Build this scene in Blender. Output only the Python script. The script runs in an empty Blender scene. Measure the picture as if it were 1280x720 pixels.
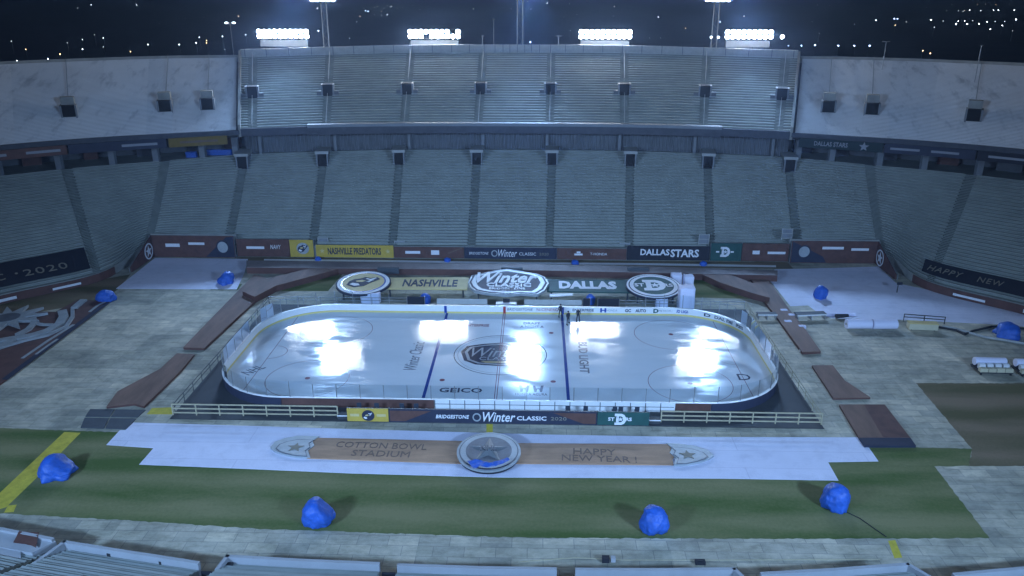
import bpy, bmesh, math, random
from mathutils import Vector, Matrix
random.seed(7)
R = math.radians
sc = bpy.context.scene
col = sc.collection

# ------------------------------------------------------------------ camera, world, lights, exposure
CAM = (3.947, -85.575, 39.893); PITCH = R(20.157); YAW = R(1.715); FPX = 1000.0
cd = bpy.data.cameras.new('camera'); cam = bpy.data.objects.new('camera', cd); col.objects.link(cam)
cam.location = CAM; cam.rotation_euler = (R(90) - PITCH, 0, YAW)
cd.sensor_width = 36; cd.lens = 36 * FPX / 1280; cd.clip_start = 0.5; cd.clip_end = 30000
sc.camera = cam
sc.view_settings.view_transform = 'Standard'; sc.view_settings.look = 'None'
sc.view_settings.gamma = 1; sc.view_settings.use_curve_mapping = False
sc.view_settings.exposure = 0.32
sc.cycles.filter_width = 1.45
sc.cycles.max_bounces = 6; sc.cycles.transparent_max_bounces = 12
sc.cycles.use_denoising = True
sc.cycles.sample_clamp_indirect = 6

world = bpy.data.worlds.new('World'); sc.world = world; world.use_nodes = True
wn = world.node_tree; bg = wn.nodes['Background']
sky = wn.nodes.new('ShaderNodeTexSky'); sky.sky_type = 'NISHITA'; sky.sun_disc = False
sky.sun_elevation = R(8); sky.sun_rotation = R(200); sky.altitude = 100
wn.links.new(sky.outputs[0], bg.inputs[0]); bg.inputs[1].default_value = 0.0055     # night: sky almost off

LAMPCOL = (0.32, 0.56, 1.0)
def area(name, loc, target, power, sx, sy, c=LAMPCOL, spread=82):
    l = bpy.data.lights.new(name, 'AREA'); l.shape = 'RECTANGLE'; l.size = sx; l.size_y = sy
    l.energy = power; l.color = c; l.spread = R(spread)
    o = bpy.data.objects.new(name, l); col.objects.link(o); o.location = loc
    o.rotation_euler = (Vector(target) - Vector(loc)).to_track_quat('-Z', 'Y').to_euler()
    return o
# floodlight banks on the rim of the near side of the bowl (out of the picture, behind the camera)
area('floodlight_bank', (-62, -96, 45), (-5, 0, 0), 16500, 14, 2.5)
area('floodlight_bank', (66, -96, 45), (5, 0, 0), 16500, 14, 2.5)
area('floodlight_bank', (0, -104, 46), (0, 38, 2), 5000, 14, 2.5)
# the lit banks of the far side: their own light onto the field
for _x in (-44.0, 2.0, 44.0):
    area('mast_floodlights', (_x, 85.9, 41.0), (_x * 0.92, 13, 0), 2300, 4.4, 2.6, spread=42)

# ------------------------------------------------------------------ survey: picture point -> point of the place
def ray(px, py):
    r = (px - 640) / FPX; v = (py - 360) / FPX
    fw = math.cos(PITCH) - v * math.sin(PITCH); u = -math.sin(PITCH) - v * math.cos(PITCH)
    c, s = math.cos(-YAW), math.sin(-YAW)
    return Vector((r * c + fw * s, -r * s + fw * c, u))
def P(px, py, z=0.0):
    d = ray(px, py); return Vector(CAM) + d * ((z - CAM[2]) / d.z)
def PY(px, py, Y):
    d = ray(px, py); return Vector(CAM) + d * ((Y - CAM[1]) / d.y)
def PS(px, py, z0, y0, k):
    """on the tilted plane z = z0 + (Y-y0)*k"""
    d = ray(px, py); t = (z0 + (CAM[1] - y0) * k - CAM[2]) / (d.z - k * d.y)
    return Vector(CAM) + d * t

# ------------------------------------------------------------------ helpers
def tag(o, label=None, cat=None, group=None, kind=None):
    if label: o['label'] = label
    if cat: o['category'] = cat
    if group: o['group'] = group
    if kind: o['kind'] = kind
    return o
def thing(name, label, cat, loc=(0, 0, 0), group=None, rz=0):
    o = bpy.data.objects.new(name, None); col.objects.link(o); o.location = loc; o.rotation_euler = (0, 0, rz)
    o.empty_display_size = 0.3
    return tag(o, label, cat, group)
def origin(p):
    v = Vector((0, 0, 0))
    while p is not None:
        v += p.location; p = p.parent
    return v
kids = {}
def link(o, parent):
    col.objects.link(o)
    if parent is not None: o.parent = parent
    return o
def copy_tree(o, parent=None):
    c = o.copy(); col.objects.link(c)
    if parent is not None: c.parent = parent
    for ch in list(o.children): copy_tree(ch, c)
    return c

class MB:
    def __init__(s): s.v = []; s.f = []; s.sm = False
    def quad(s, a, b, c, d): n = len(s.v); s.v += [Vector(a), Vector(b), Vector(c), Vector(d)]; s.f.append((n, n+1, n+2, n+3)); return s
    def poly(s, pts): n = len(s.v); s.v += [Vector(p) for p in pts]; s.f.append(tuple(range(n, n+len(pts)))); return s
    def prism(s, pts, h, up=None):
        """closed outline pts (world), extruded by vector h"""
        h = Vector(h) if not isinstance(h, (int, float)) else Vector((0, 0, h))
        pts = [Vector(p) for p in pts]; n = len(pts); b = len(s.v)
        s.v += pts + [p + h for p in pts]
        s.f.append(tuple(range(b + n - 1, b - 1, -1))); s.f.append(tuple(range(b + n, b + 2*n)))
        for i in range(n):
            j = (i + 1) % n; s.f.append((b+i, b+j, b+n+j, b+n+i))
        return s
    def box(s, c, size, ux=(1, 0, 0), uy=(0, 1, 0)):
        ux = Vector(ux).normalized(); uy = Vector(uy).normalized(); uz = ux.cross(uy)
        c = Vector(c); a, b, d = size[0]/2, size[1]/2, size[2]/2
        s.prism([c - ux*a - uy*b - uz*d, c + ux*a - uy*b - uz*d, c + ux*a + uy*b - uz*d, c - ux*a + uy*b - uz*d], uz*2*d); return s
    def bar(s, a, b, w, h=None):
        a = Vector(a); b = Vector(b); d = (b - a); L = d.length
        if L < 1e-6: return s
        ux = d / L; ref = Vector((0, 0, 1)) if abs(ux.z) < .9 else Vector((0, 1, 0))
        uy = ref.cross(ux).normalized()
        return s.box((a + b)/2, (L, w, h or w), ux, uy)
    def tube(s, a, b, r0, r1=None, n=8):
        a = Vector(a); b = Vector(b); r1 = r0 if r1 is None else r1
        ux = (b - a).normalized(); ref = Vector((0, 0, 1)) if abs(ux.z) < .9 else Vector((1, 0, 0))
        e1 = ref.cross(ux).normalized(); e2 = ux.cross(e1); k = len(s.v)
        for q, r in ((a, r0), (b, r1)):
            for i in range(n):
                t = 2*math.pi*i/n; s.v.append(q + e1*math.cos(t)*r + e2*math.sin(t)*r)
        for i in range(n):
            j = (i+1) % n; s.f.append((k+i, k+j, k+n+j, k+n+i))
        s.f.append(tuple(range(k+n-1, k-1, -1))); s.f.append(tuple(range(k+n, k+2*n))); return s
    def ring(s, pts_in, pts_out, h):
        n = len(pts_in); k = len(s.v); h = Vector(h) if not isinstance(h, (int, float)) else Vector((0, 0, h))
        for L in (pts_in, pts_out): s.v += [Vector(p) for p in L]
        for L in (pts_in, pts_out): s.v += [Vector(p) + h for p in L]
        for i in range(n):
            j = (i+1) % n
            s.f += [(k+i, k+j, k+n+j, k+n+i), (k+2*n+j, k+2*n+i, k+3*n+i, k+3*n+j), (k+n+i, k+n+j, k+3*n+j, k+3*n+i), (k+j, k+i, k+2*n+i, k+2*n+j)]
        return s
    def strip(s, A, B):
        k = len(s.v); n = len(A); s.v += [Vector(p) for p in A] + [Vector(p) for p in B]
        for i in range(n-1): s.f.append((k+i, k+i+1, k+n+i+1, k+n+i))
        return s
    def build(s, name, m, parent=None, smooth=False, world=True):
        me = bpy.data.meshes.new(name); off = origin(parent) if (parent is not None and world) else Vector((0, 0, 0))
        me.from_pydata([tuple(v - off) for v in s.v], [], s.f); me.update()
        bm = bmesh.new(); bm.from_mesh(me); bmesh.ops.recalc_face_normals(bm, faces=bm.faces); bm.to_mesh(me); bm.free()
        if smooth:
            for p in me.polygons: p.use_smooth = True
        me.materials.append(m); o = bpy.data.objects.new(name, me)
        return link(o, parent)

# ------------------------------------------------------------------ materials
M = {}
def mat(name, c, rough=.6, metal=0., var=.15, scale=1.0, bump=0., spec=.5, c2=None, stretch=(1, 1, 1)):
    m = bpy.data.materials.new(name); m.use_nodes = True; nt = m.node_tree; b = nt.nodes['Principled BSDF']
    b.inputs['Roughness'].default_value = rough; b.inputs['Metallic'].default_value = metal
    b.inputs['Specular IOR Level'].default_value = spec
    g = nt.nodes.new('ShaderNodeNewGeometry'); mp = nt.nodes.new('ShaderNodeMapping'); mp.inputs['Scale'].default_value = stretch
    nt.links.new(g.outputs['Position'], mp.inputs[0])
    n = nt.nodes.new('ShaderNodeTexNoise'); n.inputs['Scale'].default_value = scale; n.inputs['Detail'].default_value = 5
    n.inputs['Roughness'].default_value = .65
    nt.links.new(mp.outputs[0], n.inputs['Vector'])
    r = nt.nodes.new('ShaderNodeValToRGB'); r.color_ramp.elements[0].position = .3; r.color_ramp.elements[1].position = .7
    ca = tuple(max(0, x*(1-var)) for x in c); cb = c2 or tuple(min(1, x*(1+var)) for x in c)
    r.color_ramp.elements[0].color = (*ca, 1); r.color_ramp.elements[1].color = (*cb, 1)
    nt.links.new(n.outputs[0], r.inputs[0]); nt.links.new(r.outputs[0], b.inputs['Base Color'])
    if bump:
        bp = nt.nodes.new('ShaderNodeBump'); bp.inputs['Strength'].default_value = bump; bp.inputs['Distance'].default_value = .1
        nt.links.new(n.outputs[0], bp.inputs['Height']); nt.links.new(bp.outputs[0], b.inputs['Normal'])
    M[name] = m; return m
def emit(name, c, strength):
    m = bpy.data.materials.new(name); m.use_nodes = True; nt = m.node_tree; b = nt.nodes['Principled BSDF']
    b.inputs['Base Color'].default_value = (.6, .6, .6, 1)
    b.inputs['Emission Color'].default_value = (*c, 1); b.inputs['Emission Strength'].default_value = strength
    M[name] = m; return m

mat('concrete', (.34, .34, .31), .85, var=.22, scale=.35, bump=.1)
mat('aisle_concrete', (.20, .22, .195), .9, var=.2, scale=.5)
mat('riser_concrete', (.27, .29, .255), .9, var=.18, scale=.3)
mat('bench_metal', (.50, .53, .49), .8, 0, var=.12, scale=.25, spec=.15)
mat('wing_concrete', (.72, .71, .70), .85, var=.06, scale=.12)
mat('void_shade', (.012, .013, .015), .9, var=.3, scale=.6)  # near-black colour that stands for shade inside openings
mat('back_wall', (.13, .14, .15), .9, var=.25, scale=.5)  # concourse shade put into the wall colour
mat('column_paint', (.45, .455, .43), .7, var=.1)
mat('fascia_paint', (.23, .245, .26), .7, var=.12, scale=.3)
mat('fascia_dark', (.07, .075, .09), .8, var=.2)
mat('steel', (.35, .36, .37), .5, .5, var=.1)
mat('dark_steel', (.07, .075, .08), .5, .4, var=.2)
mat('white_paint', (.80, .80, .80), .5, var=.05, scale=.6)
mat('white_fabric', (.78, .77, .90), .9, var=.05, scale=.35, bump=.25)
mat('wood_brown', (.20, .115, .08), .75, var=.3, scale=.7, bump=.1, stretch=(1, .2, 1))
mat('stage_top', (.26, .22, .21), .7, var=.2, scale=.6)
mat('sign_brown', (.12, .055, .042), .7, var=.25, scale=.8)
mat('sign_navy', (.025, .03, .055), .7, var=.2, scale=.8)
mat('sign_green', (.02, .085, .075), .7, var=.15, scale=.8)
mat('sign_yellow', (.55, .38, .06), .7, var=.1, scale=.8)
mat('sign_black', (.016, .018, .028), .75, var=.2, scale=.8)
mat('pale_gold', (.62, .50, .22), .6, var=.08, scale=.8)
mat('silver', (.40, .43, .44), .5, .2, var=.15, scale=1.2)
mat('silver_dark', (.16, .17, .19), .5, .35, var=.2, scale=1.2)
mat('lettering_white', (.80, .80, .82), .6, var=.02)
mat('lettering_dim', (.25, .23, .18), .7, var=.05)
mat('lettering_dark', (.03, .035, .06), .6, var=.05)
mat('leather', (.40, .235, .135), .65, var=.3, scale=.9, bump=.15, stretch=(.25, 1, 1))
mat('leather_dark', (.17, .11, .08), .7, var=.1)
mat('tarp_blue', (.03, .125, .52), .5, var=.18, scale=2.5, bump=.35)
mat('deck_navy', (.05, .054, .058), .7, var=.15, scale=.4)
mat('fence_wood', (.42, .37, .24), .7, var=.15, scale=2)
mat('board_white', (.82, .82, .80), .35, var=.03, scale=.6)
mat('kick_yellow', (.72, .60, .22), .4, var=.05)
mat('board_blue', (.04, .045, .075), .4, var=.1)
mat('mark_blue', (.012, .06, .32), .3, var=.05)
mat('mark_red', (.38, .04, .04), .3, var=.05)
mat('paint_yellow', (.56, .46, .05), .8, var=.2, scale=1.5)
mat('plate_grey', (.07, .08, .09), .7, var=.15)
mat('cloth_dark', (.02, .022, .03), .8, var=.2)
mat('skin', (.45, .28, .2), .6, var=.05)
mat('helmet', (.75, .75, .75), .4, var=.03)
mat('beige_case', (.62, .56, .38), .6, var=.08)
mat('rubber', (.03, .03, .032), .7, var=.2)
mat('outer_ground', (.03, .032, .034), .95, var=.5, scale=.02)
mat('seat_dark', (.03, .04, .06), .7, var=.1)
emit('lens_glow', (.80, .88, 1.0), 170)
emit('mast_lens_glow', (.80, .88, 1.0), 60)
emit('lamp_white', (.80, .90, 1.0), 17)
emit('lamp_blue', (.45, .62, 1.0), 22)
emit('lamp_amber', (1.0, .66, .35), 8)
emit('lamp_dim', (.55, .68, .75), 5)
emit('lamp_small', (.8, .85, 1.0), 8)

mat('near_step', (.30, .33, .30), .9, var=.15, scale=.4)
mat('near_bench', (.33, .36, .335), .7, var=.12, scale=.4)
mat('parapet_paint', (.40, .41, .42), .6, var=.08, scale=.5)
for _n, _c in (('ice_blue', (.012, .05, .26)), ('ice_red', (.20, .06, .08)), ('ice_navy', (.03, .035, .06)), ('ice_silver', (.36, .38, .40)), ('ice_grey', (.17, .18, .21)), ('ice_gold', (.42, .34, .16)), ('ice_white', (.6, .62, .66)), ('ice_dark', (.05, .055, .09))):
    mat(_n, _c, .10, var=.06, spec=.55)
def grass_mat(name, a, b, band):
    m = bpy.data.materials.new(name); m.use_nodes = True; nt = m.node_tree; bs = nt.nodes['Principled BSDF']; bs.inputs['Roughness'].default_value = .9
    bs.inputs['Specular IOR Level'].default_value = .15
    g = nt.nodes.new('ShaderNodeNewGeometry'); sp = nt.nodes.new('ShaderNodeSeparateXYZ'); nt.links.new(g.outputs['Position'], sp.inputs[0])
    n = nt.nodes.new('ShaderNodeTexNoise'); n.inputs['Scale'].default_value = .22; n.inputs['Detail'].default_value = 6
    mp = nt.nodes.new('ShaderNodeMapping'); mp.inputs['Scale'].default_value = (.35, 1.6, 1); nt.links.new(g.outputs['Position'], mp.inputs[0]); nt.links.new(mp.outputs[0], n.inputs['Vector'])
    n2 = nt.nodes.new('ShaderNodeTexNoise'); n2.inputs['Scale'].default_value = 3.5; n2.inputs['Detail'].default_value = 4; nt.links.new(g.outputs['Position'], n2.inputs['Vector'])
    w = nt.nodes.new('ShaderNodeMath'); w.operation = 'SINE'; k = nt.nodes.new('ShaderNodeMath'); k.operation = 'MULTIPLY'; k.inputs[1].default_value = 2*math.pi/band
    nt.links.new(sp.outputs['Y'], k.inputs[0]); nt.links.new(k.outputs[0], w.inputs[0])
    s1 = nt.nodes.new('ShaderNodeMath'); s1.operation = 'MULTIPLY_ADD'; s1.inputs[1].default_value = .13; nt.links.new(w.outputs[0], s1.inputs[0]); nt.links.new(n.outputs[0], s1.inputs[2])
    s2 = nt.nodes.new('ShaderNodeMath'); s2.operation = 'MULTIPLY_ADD'; s2.inputs[1].default_value = .28; nt.links.new(n2.outputs[0], s2.inputs[0]); nt.links.new(s1.outputs[0], s2.inputs[2])
    r = nt.nodes.new('ShaderNodeValToRGB'); r.color_ramp.elements[0].position = .42; r.color_ramp.elements[1].position = .86
    r.color_ramp.elements[0].color = (*a, 1); r.color_ramp.elements[1].color = (*b, 1)
    nt.links.new(s2.outputs[0], r.inputs[0]); nt.links.new(r.outputs[0], bs.inputs['Base Color'])
    bp = nt.nodes.new('ShaderNodeBump'); bp.inputs['Strength'].default_value = .4; bp.inputs['Distance'].default_value = .05
    nt.links.new(n2.outputs[0], bp.inputs['Height']); nt.links.new(bp.outputs[0], bs.inputs['Normal'])
    M[name] = m
grass_mat('grass_green', (.085, .13, .035), (.24, .23, .11), 4.6)
grass_mat('grass_brown', (.13, .115, .055), (.25, .19, .12), 5.5)

def floor_mat():
    m = bpy.data.materials.new('floor_panels'); m.use_nodes = True; nt = m.node_tree; bs = nt.nodes['Principled BSDF']; bs.inputs['Roughness'].default_value = .8
    g = nt.nodes.new('ShaderNodeNewGeometry')
    def brick(w, h, mortar, a, b, mo):
        br = nt.nodes.new('ShaderNodeTexBrick'); br.inputs['Scale'].default_value = 1; br.inputs['Brick Width'].default_value = w
        br.inputs['Row Height'].default_value = h; br.inputs['Mortar Size'].default_value = mortar
        br.inputs['Color1'].default_value = (*a, 1); br.inputs['Color2'].default_value = (*b, 1); br.inputs['Mortar'].default_value = (*mo, 1)
        nt.links.new(g.outputs['Position'], br.inputs['Vector']); return br
    b1 = brick(2.4, 1.2, .03, (.74, .67, .51), (.55, .515, .41), (.42, .39, .33))
    b2 = brick(9.7, 4.9, 0, (1.0, 1.0, 1.0), (.72, .75, .76), (1, 1, 1))
    n = nt.nodes.new('ShaderNodeTexNoise'); n.inputs['Scale'].default_value = .16; n.inputs['Detail'].default_value = 8; n.inputs['Roughness'].default_value = .7
    nt.links.new(g.outputs['Position'], n.inputs['Vector'])
    r = nt.nodes.new('ShaderNodeValToRGB'); r.color_ramp.elements[0].position = .34; r.color_ramp.elements[1].position = .62
    r.color_ramp.elements[0].color = (.55, .57, .56, 1); r.color_ramp.elements[1].color = (1.08, 1.06, 1.04, 1)
    nt.links.new(n.outputs[0], r.inputs[0])
    n3 = nt.nodes.new('ShaderNodeTexNoise'); n3.inputs['Scale'].default_value = .9; n3.inputs['Detail'].default_value = 7; n3.inputs['Roughness'].default_value = .75
    mp = nt.nodes.new('ShaderNodeMapping'); mp.inputs['Scale'].default_value = (.6, 1.2, 1); nt.links.new(g.outputs['Position'], mp.inputs[0]); nt.links.new(mp.outputs[0], n3.inputs['Vector'])
    r3 = nt.nodes.new('ShaderNodeValToRGB'); r3.color_ramp.elements[0].position = .36; r3.color_ramp.elements[1].position = .56
    r3.color_ramp.elements[0].color = (.60, .61, .58, 1); r3.color_ramp.elements[1].color = (1, 1, 1, 1); nt.links.new(n3.outputs[0], r3.inputs[0])
    def mul(a, b, f=1):
        x = nt.nodes.new('ShaderNodeMix'); x.data_type = 'RGBA'; x.blend_type = 'MULTIPLY'; x.inputs[0].default_value = f
        nt.links.new(a, x.inputs[6]); nt.links.new(b, x.inputs[7]); return x.outputs[2]
    o = mul(mul(mul(b1.outputs[0], b2.outputs[0]), r.outputs[0]), r3.outputs[0], .75)
    nt.links.new(o, bs.inputs['Base Color']); M['floor_panels'] = m
floor_mat()

def cloth_seams(m):
    nt = m.node_tree; b = nt.nodes['Principled BSDF']; src = b.inputs['Base Color'].links[0].from_socket
    g = nt.nodes.new('ShaderNodeNewGeometry'); br = nt.nodes.new('ShaderNodeTexBrick'); br.inputs['Scale'].default_value = 1
    br.inputs['Brick Width'].default_value = 23; br.inputs['Row Height'].default_value = 2.9; br.inputs['Mortar Size'].default_value = .05; br.inputs['Mortar Smooth'].default_value = .6
    br.inputs['Color1'].default_value = (1, 1, 1, 1); br.inputs['Color2'].default_value = (.93, .94, .95, 1); br.inputs['Mortar'].default_value = (.80, .80, .83, 1)
    nt.links.new(g.outputs['Position'], br.inputs['Vector'])
    n = nt.nodes.new('ShaderNodeTexNoise'); n.inputs['Scale'].default_value = .5; n.inputs['Detail'].default_value = 8; n.inputs['Roughness'].default_value = .7
    nt.links.new(g.outputs['Position'], n.inputs['Vector'])
    r = nt.nodes.new('ShaderNodeValToRGB'); r.color_ramp.elements[0].position = .32; r.color_ramp.elements[1].position = .5
    r.color_ramp.elements[0].color = (.88, .88, .89, 1); r.color_ramp.elements[1].color = (1, 1, 1, 1); nt.links.new(n.outputs[0], r.inputs[0])
    prev = src
    for o in (br.outputs[0], r.outputs[0]):
        x = nt.nodes.new('ShaderNodeMix'); x.data_type = 'RGBA'; x.blend_type = 'MULTIPLY'; x.inputs[0].default_value = 1
        nt.links.new(prev, x.inputs[6]); nt.links.new(o, x.inputs[7]); prev = x.outputs[2]
    nt.links.new(prev, b.inputs['Base Color'])
mat('cloth_white', (.80, .79, .90), .9, var=.04, scale=.35, bump=.3); cloth_seams(M['cloth_white'])
def ice_mat():
    m = bpy.data.materials.new('ice'); m.use_nodes = True; nt = m.node_tree; bs = nt.nodes['Principled BSDF']
    bs.inputs['IOR'].default_value = 1.31
    g = nt.nodes.new('ShaderNodeNewGeometry')
    def noise(scale, detail, stretch, rough=.6, loc=(0, 0, 0)):
        mp = nt.nodes.new('ShaderNodeMapping'); mp.inputs['Scale'].default_value = stretch; mp.inputs['Location'].default_value = loc; nt.links.new(g.outputs['Position'], mp.inputs[0])
        n = nt.nodes.new('ShaderNodeTexNoise'); n.inputs['Scale'].default_value = scale; n.inputs['Detail'].default_value = detail; n.inputs['Roughness'].default_value = rough
        nt.links.new(mp.outputs[0], n.inputs['Vector']); return n.outputs[0]
    def ramp(x, p0, c0, p1, c1):
        r = nt.nodes.new('ShaderNodeValToRGB'); r.color_ramp.elements[0].position = p0; r.color_ramp.elements[1].position = p1
        r.color_ramp.elements[0].color = (*c0, 1); r.color_ramp.elements[1].color = (*c1, 1); nt.links.new(x, r.inputs[0]); return r.outputs[0]
    patches = noise(.20, 6, (.8, 1.7, 1), .65)
    streaks = noise(.35, 3, (.08, 2.2, 1))
    base = ramp(noise(.12, 5, (.5, 1.4, 1), .65, (9, 3, 0)), .3, (.55, .62, .66), .72, (.68, .73, .76))
    nt.links.new(base, bs.inputs['Base Color'])
    rg = ramp(patches, .50, (.125,)*3, .545, (.05,)*3)
    st = ramp(streaks, .60, (0, 0, 0), .68, (1, 1, 1))
    mx = nt.nodes.new('ShaderNodeMix'); mx.data_type = 'RGBA'; nt.links.new(st, mx.inputs[0]); nt.links.new(rg, mx.inputs[6]); mx.inputs[7].default_value = (.17, .17, .17, 1)
    nt.links.new(mx.outputs[2], bs.inputs['Roughness'])
    bp = nt.nodes.new('ShaderNodeBump'); bp.inputs['Strength'].default_value = .045; bp.inputs['Distance'].default_value = .05
    nt.links.new(noise(.8, 4, (.7, 1.5, 1)), bp.inputs['Height']); nt.links.new(bp.outputs[0], bs.inputs['Normal'])
    bs.inputs['Specular IOR Level'].default_value = .6
    M['ice'] = m
ice_mat()

def glass_mat():
    m = bpy.data.materials.new('clear_glass'); m.use_nodes = True; nt = m.node_tree
    for n in list(nt.nodes):
        if n.type != 'OUTPUT_MATERIAL': nt.nodes.remove(n)
    out = [n for n in nt.nodes if n.type == 'OUTPUT_MATERIAL'][0]
    t = nt.nodes.new('ShaderNodeBsdfTransparent'); t.inputs[0].default_value = (.84, .90, .93, 1)
    gl = nt.nodes.new('ShaderNodeBsdfGlossy'); gl.inputs['Roughness'].default_value = .04; gl.inputs[0].default_value = (.9, .93, 1, 1)
    fr = nt.nodes.new('ShaderNodeFresnel'); fr.inputs[0].default_value = 1.38
    mx = nt.nodes.new('ShaderNodeMixShader'); nt.links.new(fr.outputs[0], mx.inputs[0]); nt.links.new(t.outputs[0], mx.inputs[1]); nt.links.new(gl.outputs[0], mx.inputs[2])
    nt.links.new(mx.outputs[0], out.inputs[0]); M['clear_glass'] = m
glass_mat()

# ------------------------------------------------------------------ lettering as thin solid meshes
def lettering(name, s, m, parent, o, ux, uy, w, h, depth=.03, shear=0., bold=.0, fit=True, spacing=1.0):
    """text s centred on o, fitted to width w along ux and height h along uy"""
    cu = bpy.data.curves.new('t', 'FONT'); cu.body = s; cu.align_x = 'CENTER'; cu.align_y = 'CENTER'; cu.resolution_u = 2
    cu.shear = shear; cu.offset = bold; cu.space_character = spacing; cu.extrude = .02
    to = bpy.data.objects.new('t', cu); col.objects.link(to)
    dg = bpy.context.evaluated_depsgraph_get(); me = bpy.data.meshes.new_from_object(to.evaluated_get(dg))
    bpy.data.objects.remove(to); bpy.data.curves.remove(cu)
    xs = [v.co.x for v in me.vertices]; ys = [v.co.y for v in me.vertices]
    cx, cy = (min(xs)+max(xs))/2, (min(ys)+max(ys))/2; kx = w/(max(xs)-min(xs)); ky = h/(max(ys)-min(ys))
    ux = Vector(ux).normalized(); uy = Vector(uy).normalized(); uz = ux.cross(uy); o = Vector(o); off = origin(parent) if parent else Vector()
    for v in me.vertices:
        zz = depth if v.co.z > 0 else -.01
        v.co = o + ux*((v.co.x-cx)*kx) + uy*((v.co.y-cy)*ky) + uz*zz - off
    me.materials.clear(); me.materials.append(m); me.name = name
    return link(bpy.data.objects.new(name, me), parent)
def ellipse(o, ux, uy, rx, ry, n=48, a0=0, a1=2*math.pi):
    o = Vector(o); ux = Vector(ux).normalized(); uy = Vector(uy).normalized()
    full = abs(a1 - a0 - 2*math.pi) < 1e-6
    return [o + ux*math.cos(a0+(a1-a0)*i/(n if full else n-1))*rx + uy*math.sin(a0+(a1-a0)*i/(n if full else n-1))*ry for i in range(n)]
def star(o, ux, uy, r, r2=.42, n=5, rot=math.pi/2, sy=1):
    o = Vector(o); ux = Vector(ux).normalized(); uy = Vector(uy).normalized(); out = []
    for i in range(2*n):
        a = rot + math.pi*i/n; q = r if i % 2 == 0 else r*r2
        out.append(o + ux*math.cos(a)*q + uy*math.sin(a)*q*sy)
    return out
def catmull(tab, u):
    n = len(tab); i = max(0, min(n-2, int(math.floor(u)))); t = u - i
    g = lambda k: tab[k] if 0 <= k < n else ([2*a-b for a, b in zip(tab[0], tab[1])] if k < 0 else [2*a-b for a, b in zip(tab[-1], tab[-2])])
    p0, p1, p2, p3 = g(i-1), g(i), g(i+1), g(i+2)
    return [.5*((2*b) + (c-a)*t + (2*a-5*b+4*c-d)*t*t + (-a+3*b-3*c+d)*t**3) for a, b, c, d in zip(p0, p1, p2, p3)]

# ================================================================== SETTING: ground
def sheet(name, pts, m, z, kind='structure', parent=None):
    o = MB().poly([Vector((p[0], p[1], z)) for p in pts]).build(name, m, parent)
    if kind: o['kind'] = kind
    return o
def ragged(pts, step=.35, amp=.07):
    out = []; rnd = random.Random(5)
    for a, b in zip(pts, pts[1:]+pts[:1]):
        a = Vector((a[0], a[1], 0)); b = Vector((b[0], b[1], 0)); n = max(1, int((b-a).length/step)); d = (b-a).normalized(); nn = Vector((-d.y, d.x, 0))
        for i in range(n): out.append(a.lerp(b, i/n)+nn*(rnd.uniform(-amp, amp) if i else 0))
    return out
def pix(pts, z=0.0): return [P(x, y, z) for x, y in pts]
g = MB().poly([(-9000, -400, -.3), (9000, -400, -.3), (9000, 7000, -.3), (-9000, 7000, -.3)]).build('ground', M['outer_ground']); g['kind'] = 'structure'
sheet('field_floor', [(-96, -60), (96, -60), (96, 10), (78, 34), (58, 42), (-58, 42), (-78, 34), (-96, 10)], M['floor_panels'], 0)
sheet('lawn', ragged(pix([(-160, 533), (-60, 534), (0, 535), (140, 540), (600, 548), (1000, 556), (1215, 561), (1211, 582.6), (1168, 583), (1237, 672.5), (1070, 673.5), (900, 673.5), (640, 672), (320, 661), (150, 650), (0, 642), (-160, 634)])), M['grass_green'], .004)
sheet('turf_patch', ragged(pix([(1145, 479), (1400, 479), (1400, 582), (1211, 582.6), (1215, 561)])), M['grass_brown'], .006)
sheet('turf_strip', pix([(-120, 398), (0, 381), (60, 366), (118, 351), (163, 343), (148, 361), (128, 377), (60, 388), (-120, 420)]), M['grass_brown'], .004)
sheet('turf_patch', pix([(262, 363), (297, 363), (303, 355), (276, 353)]), M['grass_green'], .03)
sheet('turf_strip', pix([(350, 364), (392, 346), (428, 343), (410, 364)]), M['grass_green'], .006)
sheet('turf_strip', pix([(862, 345), (905, 352), (955, 374), (868, 372)]), M['grass_green'], .006)
sheet('turf_strip', [(-44, 33), (44, 33), (44, 36.2), (-44, 36.2)], M['grass_brown'], .004)
yl = sheet('painted_line', pix([(80.5, 540), (101, 541), (43, 600), (8, 634), (-12, 640), (-30, 640), (0, 616)]), M['paint_yellow'], .009)
sheet('painted_line', pix([(10, 632), (21, 631), (17, 640), (5, 641)]), M['paint_yellow'], .012)
sheet('painted_line', pix([(1110, 676), (1119, 675), (1128, 697), (1118, 698)]), M['paint_yellow'], .006)
sheet('painted_line', pix([(190, 510), (217, 509), (217, 518), (183, 518)]), M['paint_yellow'], .006)
sheet('painted_line', pix([(608, 529), (616, 529), (616, 541), (608, 541)]), M['paint_yellow'], .006)

# ================================================================== the bowl: two surfaces between a front and a rear curve
LF = [(0, 36.6), (6.2, 36.6), (18.9, 36.5), (31.8, 36.6), (45.5, 36.4), (58.2, 35.6), (60.6, 24.2), (69.5, 14.5), (80, 1), (88, -13), (93, -27)]
LR = [(0, 64), (7, 64), (21.5, 63.4), (35.3, 61.3), (49, 58), (61, 51.8), (74.5, 44.6), (88, 33), (101, 17), (112, 1), (119, -15)]
UF = [(0, 56.8), (6.3, 56.8), (19.4, 56.3), (32.8, 54.6), (46.6, 50.9), (58, 46.5), (68, 42), (78, 35.5), (90, 25), (101, 12), (109, -3)]
UR = [(0, 82), (6.8, 82), (21.4, 81.5), (37.5, 80), (54.4, 76.8), (66.4, 71), (78, 63), (88, 53.5), (102, 39), (115, 22), (124, 4)]
UZ = [28.85, 28.85, 28.8, 28.5, 28.2, 28.4, 28.5, 28.6, 28.6, 28.6, 28.6]
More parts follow.
